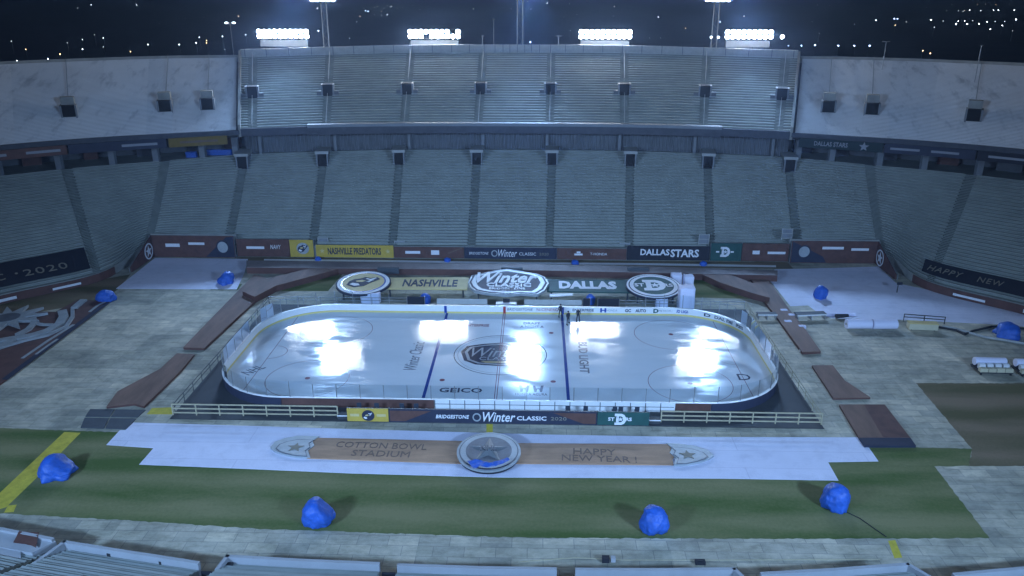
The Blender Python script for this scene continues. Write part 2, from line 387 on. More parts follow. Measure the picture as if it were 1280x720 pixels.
def sgn(u, tab):
    x, y = catmull(tab, abs(u)); return (x if u >= 0 else -x), y
def low(u, v, dz=0.):
    a = sgn(u, LF); b = sgn(u, LR)
    z0 = 2.0 - .75*max(0., min(1., (abs(u)-5)/.6))
    return Vector((a[0]+(b[0]-a[0])*v, a[1]+(b[1]-a[1])*v, z0 + (12.4-z0)*(v*.85 + .15*v*v) + dz))
def upp(u, v, dz=0.):
    a = sgn(u, UF); b = sgn(u, UR); zr = catmull([(z,) for z in UZ], abs(u))[0]
    return Vector((a[0]+(b[0]-a[0])*v, a[1]+(b[1]-a[1])*v, 18.0 + (zr-18.0)*v + dz))
def us(a, b, n): return [a+(b-a)*i/n for i in range(n+1)]
def terrace(S, ua, ub, rows, n, keep=None, v0=0., v1=1.):
    """stepped strip; each step a tread and a riser"""
    mb = MB(); U = us(ua, ub, n)
    for k in range(rows):
        va, vb = v0+(v1-v0)*k/rows, v0+(v1-v0)*(k+1)/rows
        for i in range(n):
            if keep and not (keep(S(U[i], vb)) and keep(S(U[i+1], vb))): continue
            A, B = S(U[i], va), S(U[i+1], va); C, D = S(U[i+1], vb), S(U[i], vb)
            zt = S(U[i], va).z
            A1, B1 = Vector((A.x, A.y, zt)), Vector((B.x, B.y, S(U[i+1], va).z))
            C1, D1 = Vector((C.x, C.y, B1.z)), Vector((D.x, D.y, A1.z))
            mb.quad(A1, B1, C1, D1); mb.quad(D1, C1, C, D)
    return mb
def bench(S, ua, ub, v, dv, n, dz, keep=None, th=.06):
    mb = MB(); U = us(ua, ub, n)
    for i in range(n):
        if keep and not (keep(S(U[i], v)) and keep(S(U[i+1], v))): continue
        a, b = S(U[i], v), S(U[i+1], v); c, d = S(U[i+1], v+dv), S(U[i], v+dv)
        pts = [Vector((a.x, a.y, a.z+dz)), Vector((b.x, b.y, b.z+dz)), Vector((c.x, c.y, b.z+dz)), Vector((d.x, d.y, a.z+dz))]
        mb.prism(pts, -th)
    return mb
def keep_low(p): return not (abs(p.x) < 57.9 and p.y < 36.9) or (abs(p.x) < 33 and p.y > 36)

# ---- lower stand
lg = thing('lower_grandstand', 'long lower bowl of grey bench seating rising behind the field wall across the far side', 'grandstand', (0, 40, 0))
KN = [0, 1, 2, 3, 4, 5, 6, 7, 8, 9]
def aisle_us():
    out = []
    for k in KN[1:]: out += [k, -k]
    return sorted(out)
AU = aisle_us()
def half_w(u, S, w):
    p, q = S(u, .5), S(u+.02, .5); return w/2/((q-p).length/.02)
NR = 34
for a, b in zip(AU[:-1], AU[1:]):
    da, db = half_w(a, low, 1.3), half_w(b, low, 1.3)
    n = 14 if abs(a) > 3 and abs(b) > 3 else 6
    t = terrace(low, a+da, b-db, NR, n, keep_low).build('seating_section', M['riser_concrete'], lg)
    for k in range(NR):
        mbb = bench(low, a+da*1.15, b-db*1.15, (k+.42)/NR, .34/NR, n, .38 + .0*k, keep_low)
        if mbb.v: mbb.build('bench', M['bench_metal'], t)
for u in AU:
    d = half_w(u, low, 1.3)
    m = terrace(low, u-d, u+d, NR*2, 1, keep_low)
    if m.v: m.build('aisle_stair', M['aisle_concrete'], lg)
for u in AU:
    if 1 <= abs(u) <= 4:                                    # tunnel mouths at the top of the aisles
        d = half_w(u, low, 1.05*2)
        base = low(u, .84); nrm = (low(u, .95) - low(u, .84)); nrm.z = 0; nrm.normalize(); tx = Vector((nrm.y, -nrm.x, 0))
        zt = low(u, 1).z + .9
        po = MB()
        po.prism([base+tx*-1.0, base+tx*1.0, base+tx*1.0+nrm*6, base+tx*-1.0+nrm*6], 0.02); 
        for s in (-1, 1):
            po.prism([base+tx*(.8*s), base+tx*(1.05*s), base+tx*(1.05*s)+nrm*4.5, base+tx*(.8*s)+nrm*4.5], zt-base.z)
        o = po.build('tunnel_mouth', M['fascia_paint'], lg)
        back = MB().prism([base+tx*-.8+nrm*.25, base+tx*.8+nrm*.25, base+tx*.8+nrm*4, base+tx*-.8+nrm*4], zt-base.z-.5).build('shade_block', M['void_shade'], o)  # solid dark block stands for the shade inside the tunnel
        MB().prism([base+tx*-1.2+nrm*-.15+Vector((0, 0, zt-base.z-.48)), base+tx*1.2+nrm*-.15+Vector((0, 0, zt-base.z-.48)), base+tx*1.2+nrm*4.6+Vector((0, 0, zt-base.z-.48)), base+tx*-1.2+nrm*4.6+Vector((0, 0, zt-base.z-.48))], .5).build('cap', M['column_paint'], o)
# rear concourse: floor, rear wall with shade put into its colour, upright bars, columns that carry the deck
U = us(-9, 9, 72)
cf = MB(); cf.strip([low(u, 1) for u in U], [low(u, 1.0)+(low(u, 1.0)-low(u, .9)).normalized().cross(Vector((0, 0, 1))).cross(Vector((0, 0, 1)))*-9 for u in U])
def out_n(u):
    d = low(u, 1)-low(u, .9); d.z = 0; return d.normalized()
cf = MB().strip([low(u, 1) for u in U], [low(u, 1)+out_n(u)*11 for u in U]).build('concourse_floor', M['riser_concrete'], lg)
def wall_curve(fn, U, z0f, z1f):
    mb = MB(); A = []; B = []
    for u in U:
        p = fn(u); A.append(Vector((p.x, p.y, z0f(u)))); B.append(Vector((p.x, p.y, z1f(u))))
    return mb.strip(A, B)
U1 = us(-4, 4, 48)
wall_curve(lambda u: low(u, 1)+out_n(u)*1.6, U1, lambda u: low(u, 1).z, lambda u: 18.6).build('rear_wall', M['back_wall'], lg)
for s in (-1, 1):
    Us = us(4*s, 9*s, 30)
    wall_curve(lambda u: low(u, 1)+out_n(u)*9, Us, lambda u: low(u, 1).z, lambda u: 20.5).build('rear_wall', M['back_wall'], lg)
bars = MB()
for u in us(-3.95, 3.95, 170):
    p = low(u, 1)+out_n(u)*1.45; bars.tube(p, p+Vector((0, 0, 5.2)), .07, n=4)
bars.build('barred_screen', M['fascia_paint'], lg)
for u in (-3.8, -2.85, -1.88, -.9, .9, 1.86, 2.83, 3.8):
    p = low(u, 1)+out_n(u)*.6; MB().box(p+Vector((0, 0, 2.7)), (.5, .5, 5.4)).build('column', M['fascia_paint'], lg)
for s in (-1, 1):
    for u in (4.12, 4.55, 5.1, 5.55, 6.05, 6.55, 7.1, 7.7):
        p = low(u*s, 1)+out_n(u*s)*.7
        MB().box(p+Vector((0, 0, 1.5)), (1.0, .8, 3.4)).build('column', M['fascia_paint'], lg)
        MB().box(p+out_n(u*s)*.8+Vector((0, 0, 4.5)), (.5, .5, 6)).build('column', M['fascia_paint'], lg)
    Us = us(4.0*s, 9*s, 30)
    a = [low(u, 1)+out_n(u)*.9+Vector((0, 0, 3.2)) for u in Us]; b = [p+Vector((0, 0, .35)) for p in a]
    MB().strip(a, b).strip(b, [p+out_n(u)*1.5 for p, u in zip(b, Us)]).build('rail_ledge', M['back_wall'], lg)  # ledge takes the shade-darkened wall colour
    # shuttered stalls at the back of the concourse
    for q in range(9):
        u = (4.25+q*.5)*s; p = low(u, 1)+out_n(u)*7.2; n_ = out_n(u); tx = Vector((n_.y, -n_.x, 0))
        MB().box(p+Vector((0, 0, 1.3)), (random.uniform(2.2, 5), 1.2, random.uniform(1.8, 3)), tx, n_).build('stall_counter', M[random.choice(['sign_brown', 'fascia_dark', 'fascia_dark', 'back_wall', 'sign_navy'])], lg)
# low concrete wall in front of the first row
wall_curve(lambda u: low(u, 0), us(-3.05, 3.05, 40), lambda u: 0, lambda u: 2.0).build('front_wall', M['concrete'], lg)
for s in (-1, 1):
    wall_curve(lambda u: low(u, 0), us(5.0*s, 9*s, 32), lambda u: 0, lambda u: low(u, 0).z).build('front_wall', M['concrete'], lg)
    MB().prism([(32.5*s, 36.95, 0), (44.2*s, 36.95, 0), (44.2*s, 37.25, 0), (32.5*s, 37.25, 0)], 2.85).build('front_wall', M['concrete'], lg)
    MB().prism([(44.2*s, 36.95, 0), (58.2*s, 36.95, 0), (58.2*s, 37.25, 0), (44.2*s, 37.25, 0)], 3.6).build('front_wall', M['concrete'], lg)

# ---- upper deck, middle bays
ud = thing('upper_grandstand', 'upper deck of grey benches along the far rim below the lit floodlights', 'grandstand', (0, 60, 0))
NU = 30
UA = [-4.0, -3.86, -3, -2, -1, 0, 1, 2, 3, 3.86, 4.0]
mat('fascia_wing', (.16, .17, .18), .8, var=.15)
PORT = [-3.86, -2.98, -2, -1, 0, 1, 2, 2.98, 3.86]
UAIS = [-3.86, -3, -2, -1.0, 1.0, 2, 3, 3.86]
ends = [-4.0] + UAIS + [4.0]
for a, b in zip(ends[:-1], ends[1:]):
    da = half_w(a, upp, 1.5) if a > -4 else 0; db = half_w(b, upp, 1.5) if b < 4 else 0
    n = 10 if abs(a) > 2.5 and abs(b) > 2.5 else 6
    if b-a < .3: n = 2
    t = terrace(upp, a+da, b-db, NU, n).build('seating_section', M['riser_concrete'], ud)
    for k in range(NU):
        bench(upp, a+da*1.1, b-db*1.1, (k+.40)/NU, .36/NU, n, .42).build('bench', M['bench_metal'], t)
for u in UAIS:
    d = half_w(u, upp, 1.5)
    o = terrace(upp, u-d, u+d, NU*2, 1).build('aisle_stair', M['riser_concrete'], ud)
    r = MB()
    for k in range(NU):
        v = (k+.5)/NU
        if .36 < v < .58: continue
        a, b = upp(u, v-.018, .95), upp(u, v+.018, .95)
        r.bar(a, b, .07, .07); r.tube(upp(u, v), upp(u, v, .95), .03, n=4)
    r.build('handrail', M['column_paint'], o)
def vomitory(S, u, v0, v1, h, parent, w=2.3, cap=True):
    nrm = S(u, v1)-S(u, v0); nrm.z = 0; L = nrm.length; nrm.normalize(); tx = Vector((nrm.y, -nrm.x, 0))
    b = S(u, v0); o = MB()
    for s in (-1, 1):
        a = b+tx*(s*w/2); c = b+tx*(s*(w/2+.28))
        top0 = h+.9
        o.prism([a+Vector((0, 0, -1)), c+Vector((0, 0, -1)), c+nrm*L+Vector((0, 0, -1)), a+nrm*L+Vector((0, 0, -1))], h+1.35)
    so = o.build('portal', M['fascia_paint'], parent)
    MB().prism([b+tx*(-w/2)+nrm*.1, b+tx*(w/2)+nrm*.1, b+tx*(w/2)+nrm*(L-.05), b+tx*(-w/2)+nrm*(L-.05)], h+.35).build('shade_block', M['void_shade'], so)  # solid block, its dark colour stands for shade in the portal
    # wing walls either side of the mouth
    for s in (-1, 1):
        a = b+tx*(s*(w/2+.3)); c = b+tx*(s*(w/2+1.1))
        if cap: MB().prism([a, c, c+nrm*(L*.8), a+nrm*(L*.8)], h*.5).build('wing_wall', M['fascia_wing'], so)
    if not cap:
        MB().prism([b+tx*(-w/2-.05)+nrm*(L*.5), b+tx*(w/2+.05)+nrm*(L*.5), b+tx*(w/2+.05)+nrm*(L+.4), b+tx*(-w/2-.05)+nrm*(L+.4)], h+1.6).build('rear_block', M['concrete'], so)
    return so
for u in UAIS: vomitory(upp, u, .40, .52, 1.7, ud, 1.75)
# parapet along the rim
U4 = us(-4, 4, 48)
A = [upp(u, 1) for u in U4]
def upn(u):
    d = upp(u, 1)-upp(u, .9); d.z = 0; return d.normalized()
pa = MB(); 
for i in range(48):
    a, b = A[i], A[i+1]; na, nb = upn(U4[i]), upn(U4[i+1])
    pa.prism([a, b, b+nb*.35, a+na*.35], 1.55)
pa.build('rim_parapet', M['column_paint'], ud)
for u in us(-3.95, 3.95, 32):
    p = upp(u, 1)-upn(u)*.12; MB().box(p+Vector((0, 0, .8)), (.14, .14, 1.6)).build('parapet_post', M['fascia_paint'], ud)
# rear face and underside of the deck
wall_curve(lambda u: upp(u, 1)+upn(u)*.2, us(-4, 4, 32), lambda u: -.3, lambda u: upp(u, 1).z).build('rear_wall', M['concrete'], ud)
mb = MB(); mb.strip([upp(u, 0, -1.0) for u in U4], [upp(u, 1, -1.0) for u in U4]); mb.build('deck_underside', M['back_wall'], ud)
# front beam, deeper over the middle bays
def beam(ua, ub, n, off, zt, zb, th):
    mb = MB(); Us = us(ua, ub, n)
    for i in range(n):
        a, b = upp(Us[i], 0), upp(Us[i+1], 0); na, nb = upn(Us[i]), upn(Us[i+1])
        mb.prism([Vector((q.x, q.y, zb)) for q in (a-na*off, b-nb*off, b-nb*(off-th), a-na*(off-th))], zt-zb)
    return mb
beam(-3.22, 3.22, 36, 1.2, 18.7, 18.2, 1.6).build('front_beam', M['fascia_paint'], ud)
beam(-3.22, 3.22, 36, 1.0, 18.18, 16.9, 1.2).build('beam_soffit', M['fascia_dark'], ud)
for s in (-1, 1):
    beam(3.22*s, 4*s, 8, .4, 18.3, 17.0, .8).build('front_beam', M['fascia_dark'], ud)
    # sloping end walls between the benches and the bare wings
    e = MB(); L = [upp(4.0*s, v) for v in us(-.01, 1.02, 8)]
    for i in range(8):
        a, b = L[i], L[i+1]; tx = Vector((s, 0, 0))
        e.prism([a+Vector((0, 0, -1)), b+Vector((0, 0, -1)), b+tx*.45+Vector((0, 0, -1)), a+tx*.45+Vector((0, 0, -1))], 2.1)
    e.build('end_wall', M['concrete'], ud)

# ---- bare pale wings of the upper deck
def wing(s, label, ports):
    w = thing('deck_wing', label, 'grandstand', (70*s, 55, 0))
    cuts = [4.06, 4.45, 4.9, 5.25, 5.8, 6.3, 6.9, 7.6, 8.4, 9.0]
    for i, (a, b) in enumerate(zip(cuts[:-1], cuts[1:])):
        tone = [M['wing_concrete'], M['wing_b'], M['wing_c']][(i*2 + (s > 0)) % 3]
        t = terrace(upp, a*s, b*s, 64, 5).build('deck_section', tone, w)
    for u in ports:
        o = vomitory(upp, u*s, .27, .38, 1.5, w, 1.9, False)
    for u in [c for c in ports]:
        r = MB()
        for k in range(NU):
            v = (k+.5)/NU
            if v < .44: continue
            r.tube(upp(u*s, v), upp(u*s, v, .8), .04, n=4); r.bar(upp(u*s, v-.018, .8), upp(u*s, v+.018, .8), .06)
        r.build('handrail', M['steel'], w)
    Us = us(4.02*s, 9*s, 32)
    wall_curve(lambda u: upp(u, 1)+upn(u)*.05, Us, lambda u: -.3, lambda u: upp(u, 1).z+.5).build('rear_wall', M['concrete'], w)
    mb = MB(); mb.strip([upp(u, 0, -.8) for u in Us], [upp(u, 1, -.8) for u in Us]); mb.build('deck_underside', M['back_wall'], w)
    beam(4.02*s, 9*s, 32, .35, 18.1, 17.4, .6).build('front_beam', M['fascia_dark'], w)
    return w
mat('wing_b', (.66, .66, .66), .85, var=.06, scale=.10)
mat('wing_c', (.69, .68, .67), .85, var=.08, scale=.16)
def stained(m):
    nt = m.node_tree; b = nt.nodes['Principled BSDF']; src = b.inputs['Base Color'].links[0].from_socket
    g = nt.nodes.new('ShaderNodeNewGeometry'); mp = nt.nodes.new('ShaderNodeMapping'); mp.inputs['Scale'].default_value = (.5, .16, .08); nt.links.new(g.outputs['Position'], mp.inputs[0])
    n = nt.nodes.new('ShaderNodeTexNoise'); n.inputs['Scale'].default_value = 1.0; n.inputs['Detail'].default_value = 9; n.inputs['Roughness'].default_value = .72; nt.links.new(mp.outputs[0], n.inputs['Vector'])
    r = nt.nodes.new('ShaderNodeValToRGB'); r.color_ramp.elements[0].position = .30; r.color_ramp.elements[1].position = .47
    r.color_ramp.elements[0].color = (.60, .61, .62, 1); r.color_ramp.elements[1].color = (1, 1, 1, 1); nt.links.new(n.outputs[0], r.inputs[0])
    x = nt.nodes.new('ShaderNodeMix'); x.data_type = 'RGBA'; x.blend_type = 'MULTIPLY'; x.inputs[0].default_value = 1
    nt.links.new(src, x.inputs[6]); nt.links.new(r.outputs[0], x.inputs[7]); nt.links.new(x.outputs[2], b.inputs['Base Color'])
for k in ('wing_concrete', 'wing_b', 'wing_c'): stained(M[k])
wing(-1, 'bare pale stained concrete upper deck wing at left, above the yellow strip sign', [4.43, 5.0, 6.25])
wing(1, 'bare pale stained concrete upper deck wing at right, above the dark green strip sign', [4.45, 5.02, 6.3])

# banners hung on the front of the wings (below the deck edge)
mat('shaded_yellow', (.20, .13, .02), .8, var=.15)  # yellow darkened by hand for the shade under the wing edge
mat('shaded_green', (.012, .03, .03), .8, var=.15)  # green dimmed likewise, shade put into the colour
mat('lettering_grey', (.30, .31, .34), .7, var=.05)
def fascia_banner(ua, ub, m, name, label, marks, zt=17.35, h=1.5, off=.5, cat='banner'):
    t = thing(name, label, cat, upp(ua, 0)+Vector((0, 0, -2)))
    mb = MB(); Us = us(ua, ub, max(3, int(abs(ub-ua)*8)))
    for i in range(len(Us)-1):
        a, b = upp(Us[i], 0), upp(Us[i+1], 0); na, nb = upn(Us[i]), upn(Us[i+1])
        mb.prism([Vector((q.x, q.y, zt-h)) for q in (a-na*off, b-nb*off, b-nb*(off-.1), a-na*(off-.1))], h)
    mb.build('cloth', m, t)
    for (u0, u1, hh, mm) in marks:
        mk = MB(); Uq = us(u0, u1, 4); zc = zt-h/2
        for i in range(4):
            a, b = upp(Uq[i], 0), upp(Uq[i+1], 0); na, nb = upn(Uq[i]), upn(Uq[i+1])
            mk.prism([Vector((q.x, q.y, zc-hh/2)) for q in (a-na*(off+.03), b-nb*(off+.03), b-nb*off, a-na*off)], hh)
        mk.build('mark', M[mm], t)
    return t
fascia_banner(-4.18, -4.95, M['shaded_yellow'], 'hanging_banner', 'long yellow strip banner hung under the left bare wing edge', [(-4.3, -4.8, .35, 'leather_dark')])
fascia_banner(-4.98, -6.3, M['sign_navy'], 'hanging_banner', 'navy strip banner with one pale dash, next to the yellow strip under the wing', [(-5.1, -5.6, .4, 'lettering_grey')])
fascia_banner(-6.32, -8.8, M['sign_brown'], 'hanging_banner', 'brown strip banner with pale dashes under the left wing at the picture edge', [(-6.4, -6.8, .4, 'lettering_grey'), (-7.0, -7.35, .4, 'lettering_grey'), (-7.8, -8.2, .4, 'lettering_grey')])
rb = fascia_banner(4.12, 5.2, M['shaded_green'], 'hanging_banner', 'dark green strip banner with small pale lettering and emblem under the right wing', [])
fascia_banner(5.22, 6.4, M['sign_navy'], 'hanging_banner', 'navy strip banner with two pale dashes next to the green strip under the right wing', [(5.3, 5.7, .35, 'lettering_grey'), (5.85, 6.2, .35, 'lettering_grey')])
fascia_banner(6.42, 8.8, M['sign_black'], 'hanging_banner', 'black strip banner with one pale dash under the right wing at the picture edge', [(6.55, 7.1, .35, 'lettering_grey')])
_a, _b = upp(4.3, 0), upp(4.75, 0); _n = upn(4.5)
lettering('wordmark', 'DALLAS STARS', M['lettering_grey'], rb, (_a+_b)/2-_n*.56+Vector((0, 0, -1.35)), (_b-_a), (0, 0, 1), 5.2, .75, .02, bold=.02)
_c = upp(4.95, 0)-upn(4.95)*.56+Vector((0, 0, -1.4))
MB().prism(star(_c, (_b-_a), (0, 0, 1), .8), -_n*.02).build('emblem', M['lettering_grey'], rb)

# ================================================================== floodlights on the far rim
def light_bank(x, cols, rows, gaps, label, pitch=1.08, z=31.9, Y=84.6, side=None):
    cen = Vector((x, Y, z))
    t = thing('floodlight_bank', label, 'floodlight', (x, Y, 29.0), 'lit floodlight banks along the far rim')
    w = cols*pitch
    fr = MB()
    for k in range(rows+1): fr.bar(cen+Vector((-w/2-.1, .35, k*.9-.45)), cen+Vector((w/2+.1, .35, k*.9-.45)), .1, .1)
    fr.build('frame', M['steel'], t)
    for q in (-.46, -.2, .1, .36): MB().box(cen+Vector((q*w, .4, -1.9)), (.16, .16, 4.6)).build('post', M['dark_steel'], t)
    MB().box(cen+Vector((0, .3, -1.45)), (w*.9, .06, 1.3)).build('backing_panel', M['fascia_paint'], t)
    for r_ in range(rows):
        for c_ in range(cols):
            if (r_, c_) in gaps: continue
            p = cen+Vector(((c_-(cols-1)/2)*pitch, 0, r_*.9))
            d = Vector((-p.x*.004, -.94, -.34)).normalized()
            h = MB().tube(p+d*-.35, p+d*.12, .14, .45, 12).build('lamp', M['dark_steel'], t)
            MB().tube(p+d*.125, p+d*.14, .43, .43, 14).build('lens', M['lens_glow'], h)
    if side: 
        p = cen+Vector((side, 0, 0)); d = Vector((0, -.94, -.34)).normalized()
        h = MB().tube(p+d*-.35, p+d*.12, .12, .36, 10).build('lamp', M['dark_steel'], t)
        MB().tube(p+d*.125, p+d*.14, .36, .36, 12).build('lens', M['lens_glow'], h)
    return t
def xat(px, Y=84.6, py=38): return PY(px, py, Y).x
light_bank(xat(353), 10, 2, [], 'leftmost bank of lit white floodlights on the far rim, an unbroken row')
light_bank(xat(542.5), 10, 2, [(0, 3), (1, 8)], 'second lit floodlight bank from the left, with a dark gap in its row')
light_bank(xat(757), 10, 2, [], 'third lit floodlight bank from the left, between the two right masts')
light_bank(xat(937), 9, 2, [], 'rightmost lit floodlight bank, with one lamp set apart at its right end', side=6.6)

def light_mast(px, label, cols, rows, z0, small):
    x = PY(px, 40, 87.0).x
    t = thing('light_mast', label, 'light mast', (x, 87, 0), 'tall lamp masts behind the far rim')
    p = MB()
    for dx in (-.55, .55): p.tube((x+dx, 87, 0), (x+dx, 87, z0+rows*1.0), .17, .12, 8)
    p.build('mast', M['steel'], t)
    br = MB(); z = 14
    k = 0
    while z < z0:
        s = 1 if k % 2 else -1; br.bar((x-.55*s, 87, z), (x+.55*s, 87, z+1.2), .06); z += 1.2; k += 1
    br.build('bracing', M['steel'], t)
    fr = MB()
    for r_ in range(rows+1): fr.bar((x-cols*.55, 86.8, z0-.5+r_*1.0), (x+cols*.55, 86.8, z0-.5+r_*1.0), .1)
    fr.build('crossarm', M['steel'], t)
    d = Vector((0, -.9, -.43)).normalized()
    for r_ in range(rows):
        for c_ in range(cols):
            q = Vector((x+(c_-(cols-1)/2)*1.05, 86.5, z0+r_*1.0))
            h = MB().tube(q-d*.4, q+d*.15, .15, .44, 10).build('lamp', M['dark_steel'], t)
            MB().tube(q+d*.155, q+d*.17, .42, .42, 12).build('lens', M['mast_lens_glow'], h)
    for (dx, zz) in small:
        q = Vector((x+dx, 86.6, zz)); h = MB().tube(q-d*.2, q+d*.06, .08, .2, 8).build('lamp', M['dark_steel'], t)
        MB().tube(q+d*.065, q+d*.08, .2, .2, 10).build('lens', M['lamp_white'], h)
    return t
light_mast(407, 'tall twin post lamp mast behind the rim, between the first and second floodlight banks', 5, 4, 39.0, [])
light_mast(650, 'tall twin post lamp mast behind the rim, at the middle between the floodlight banks', 5, 4, 39.7, [])
light_mast(893.5, 'tall twin post lamp mast with two small lamps low down, beside the rightmost floodlight bank', 5, 4, 39.0, [(-.75, 31.7), (.75, 31.7)])
# thin bare poles on the rim
for px, yt, lab in ((603, 45, 'short thin pole on the far rim right of the second floodlight bank'), (617, 24, 'thin grey pole with small lamp on the far rim left of the middle mast'), (698, 45, 'thin pole with a small crossbar on the far rim left of the third floodlight bank'), (1108, 52, 'thin pole with a crossbar above the near end of the right bare wing'), (1227, 57, 'thin plain pole above the far end of the right bare wing')):
    Yb = 84 if px < 1000 else (67 if px < 1150 else 56)
    a = PY(px, yt, Yb); t = thing('rim_pole', lab, 'pole', (a.x, Yb, 20))
    MB().tube((a.x, Yb, 20), a, .09, .06, 6).build('pole', M['steel'], t)
    MB().box(a, (1.3 if px in (698, 1108) else .5, .12, .12)).build('crossbar', M['steel'], t)

# ================================================================== the town beyond: lit street lamps
def make_lamp(m):
    t = thing('street_lamp', 'x', 'street lamp', (0, 0, 0), 'lit street lamps of the town beyond the stadium')
    MB().tube((0, .3, 0), (0, .3, 8.6), .12, .08, 6).build('pole', M['dark_steel'], t)
    MB().bar((0, .3, 8.6), (0, -.1, 8.8), .08).build('arm', M['dark_steel'], t)
    bm = bmesh.new(); bmesh.ops.create_icosphere(bm, subdivisions=2, radius=1.0); me = bpy.data.meshes.new('lantern'); bm.to_mesh(me); bm.free(); me.materials.append(M[m])
    o = bpy.data.objects.new('lantern', me); link(o, t); o.location = (0, 0, 9.0)
    return t
LAMPS = {
 'lamp_amber': [(75, 66, 1.1), (258, 52, 1), (258, 49, .9), (298, 19, .9), (32, 60, .8), (1153.6, 61.7, 1), (1163, 65, 1.1), (1151, 73, .9), (1119, 30, .7), (1206, 12, .6), (1222, 4, .6), (1245, 5, .6), (857, 34, .8), (450, 19, .7), (477, 13, .6), (163, 63, .8)],
 'lamp_white': [(114, 5, .7), (171, 5, .8), (21, 74, .7), (103, 60, .8), (129, 46, .5), (185, 54, .9), (224, 54, .8), (245, 52, .8), (249, 45, .6), (278, 44, .8), (307, 42, .7), (397, 9, .9), (398, 37, 1.0), (489, 7, 1), (484, 17, .7), (592, 10, .7), (639, 10, .6), (659, 1, .7), (684, 3, 1.3), (664, 10, .7), (768, 7, .6), (823, 20, .8), (930, 19, .8),
   (1195, 28.6, 1.3), (1209, 28.6, 1.1), (1164, 23.6, .9), (1238, 35, .9), (1270, 23, 1.1), (1095, 24, .8), (1198, 25, .7), (1206, 25, .7), (1224, 28.5, .8), (1234, 26, .7), (1253, 30.5, .7), (1268, 11.6, .8), (1242, 11.4, .8), (1248, 11.4, .8), (1212, 11.5, .7), (1226, 12, .6)],
 'lamp_blue': [(60, 72, .9), (663, 51, 1.1), (900, 26, 1.0), (985.5, 55.5, .6), (1002, 55.5, .8), (1019, 55, 1.1), (1048, 55.5, 1.1), (1068, 55.5, 1.1), (1087, 55.5, 1.2), (1118, 22, .9), (1122, 22, .9), (457, 12, .9), (460, 13, .8), (712, 4, .6)],
 'lamp_dim': [(97, 9, .7), (14, 50, .7), (103, 48, .8), (129, 57, .6), (281, 60, .6), (118, 42, .5), (455, 9, .7), (468, 8, .9), (472, 7, .8), (484, 6, .7), (477, 18, .7), (468, 17, .6), (480, 9, .7), (497, 9, .6), (503, 8, .6), (437, 46, .8), (533, 36, .6), (525, 11, .6), (516, 6, .6), (446, 26, .6), (713, 37, .6), (705, 20, .5), (721, 17, .5), (767, 19, .5), (826, 46, .5), (812, 46, .5), (1022, 5, .6), (1068, 4, .6), (1037, 6, .5), (1068, 29, .6), (1015, 26, .5), (1179, 25, .7), (1168, 32.5, .7), (1216, 24.5, .7), (1244, 25.5, .7), (1256, 25.5, .7), (1266, 37, .5), (1183, 12, .6), (1198, 12, .7), (1204, 13, .6), (1158, 8, .5), (1024, 40, .5), (84, 52, .4), (199, 28, .4), (232, 22, .4), (255, 20, .4), (1133, 26, .5), (1190, 4, .5), (1232, 4, .5), (1262, 4, .5)],
}
LL = {'lamp_amber': 'small amber street lamp glowing in the dark town beyond the stadium rim', 'lamp_white': 'small white street lamp glowing in the dark town beyond the stadium rim',
      'lamp_blue': 'small blue-white street lamp glowing in the dark town beyond the stadium rim', 'lamp_dim': 'faint greenish street lamp barely glowing in the dark town beyond the rim'}
for mname, lst in LAMPS.items():
    proto = make_lamp(mname)
    for i, (x, y, s) in enumerate(lst):
        t = proto if i == 0 else copy_tree(proto)
        p = P(x, y + 1.0, 9.0); d = (p - Vector(CAM)).length
        t.location = (p.x, p.y, -.3); t['label'] = LL[mname]; t['group'] = {'lamp_amber': 'amber street lamps of the town', 'lamp_white': 'white street lamps of the town', 'lamp_blue': 'blue-white street lamps of the town', 'lamp_dim': 'faint street lamps of the town'}[mname]
        for ch in t.children:
            if ch.name.startswith('lantern'): k = s * d * .00048; ch.scale = (k, k, k)
# the double headed lamp post left of the leftmost bank
a, b = PY(283, 28.6, 130), PY(292, 28.6, 130)
t = thing('street_lamp', 'double headed lamp post with two bright lamps left of the leftmost floodlight bank', 'street lamp', ((a.x+b.x)/2, 130, -.3))
MB().tube(((a.x+b.x)/2, 130, -.3), ((a.x+b.x)/2, 130, a.z), .14, .09, 6).build('pole', M['steel'], t)
MB().bar(a, b, .08).build('crossarm', M['steel'], t)
for q in (a, b): MB().tube(q+Vector((0, 0, -.15)), q+Vector((0, 0, .15)), .34, .34, 10).build('lantern', M['lamp_white'], t)

# ================================================================== field wall: banners on frames
def wall_panel(x0, x1, Y, h, m, label, Y1=None, z0=.15, name='field_banner', h1=None):
    Y1 = Y if Y1 is None else Y1; h1 = h if h1 is None else h1
    a, b = Vector((x0, Y, z0)), Vector((x1, Y1, z0)); ux = (b-a).normalized(); n = ux.cross(Vector((0, 0, 1)))
    t = thing(name, label, 'banner', ((x0+x1)/2, (Y+Y1)/2, 0))
    th = n*.14
    MB().prism([a, b, b+Vector((0, 0, h1)), a+Vector((0, 0, h))], th).build('panel', m, t)
    f = MB()
    f.bar(a-n*.2, a-n*.2+Vector((0, 0, h)), .1); f.bar(b-n*.2, b-n*.2+Vector((0, 0, h1)), .1); f.bar(a-n*.2+Vector((0, 0, h*.9)), b-n*.2+Vector((0, 0, h1*.9)), .1)
    f.build('frame', M['steel'], t)
    return t, a, ux, n
def word(t, a, ux, n, x, z, s, w, h, m='lettering_white', **k):
    return lettering('wordmark', s, M[m], t, a+ux*x+n*.15+Vector((0, 0, z)), ux, (0, 0, 1), w, h, .03, **k)
def dash(t, a, ux, n, x, z, w, h, m='lettering_white'):
    return MB().box(a+ux*x+n*.155+Vector((0, 0, z)), (w, .03, h), ux, n).build('mark', M[m], t)
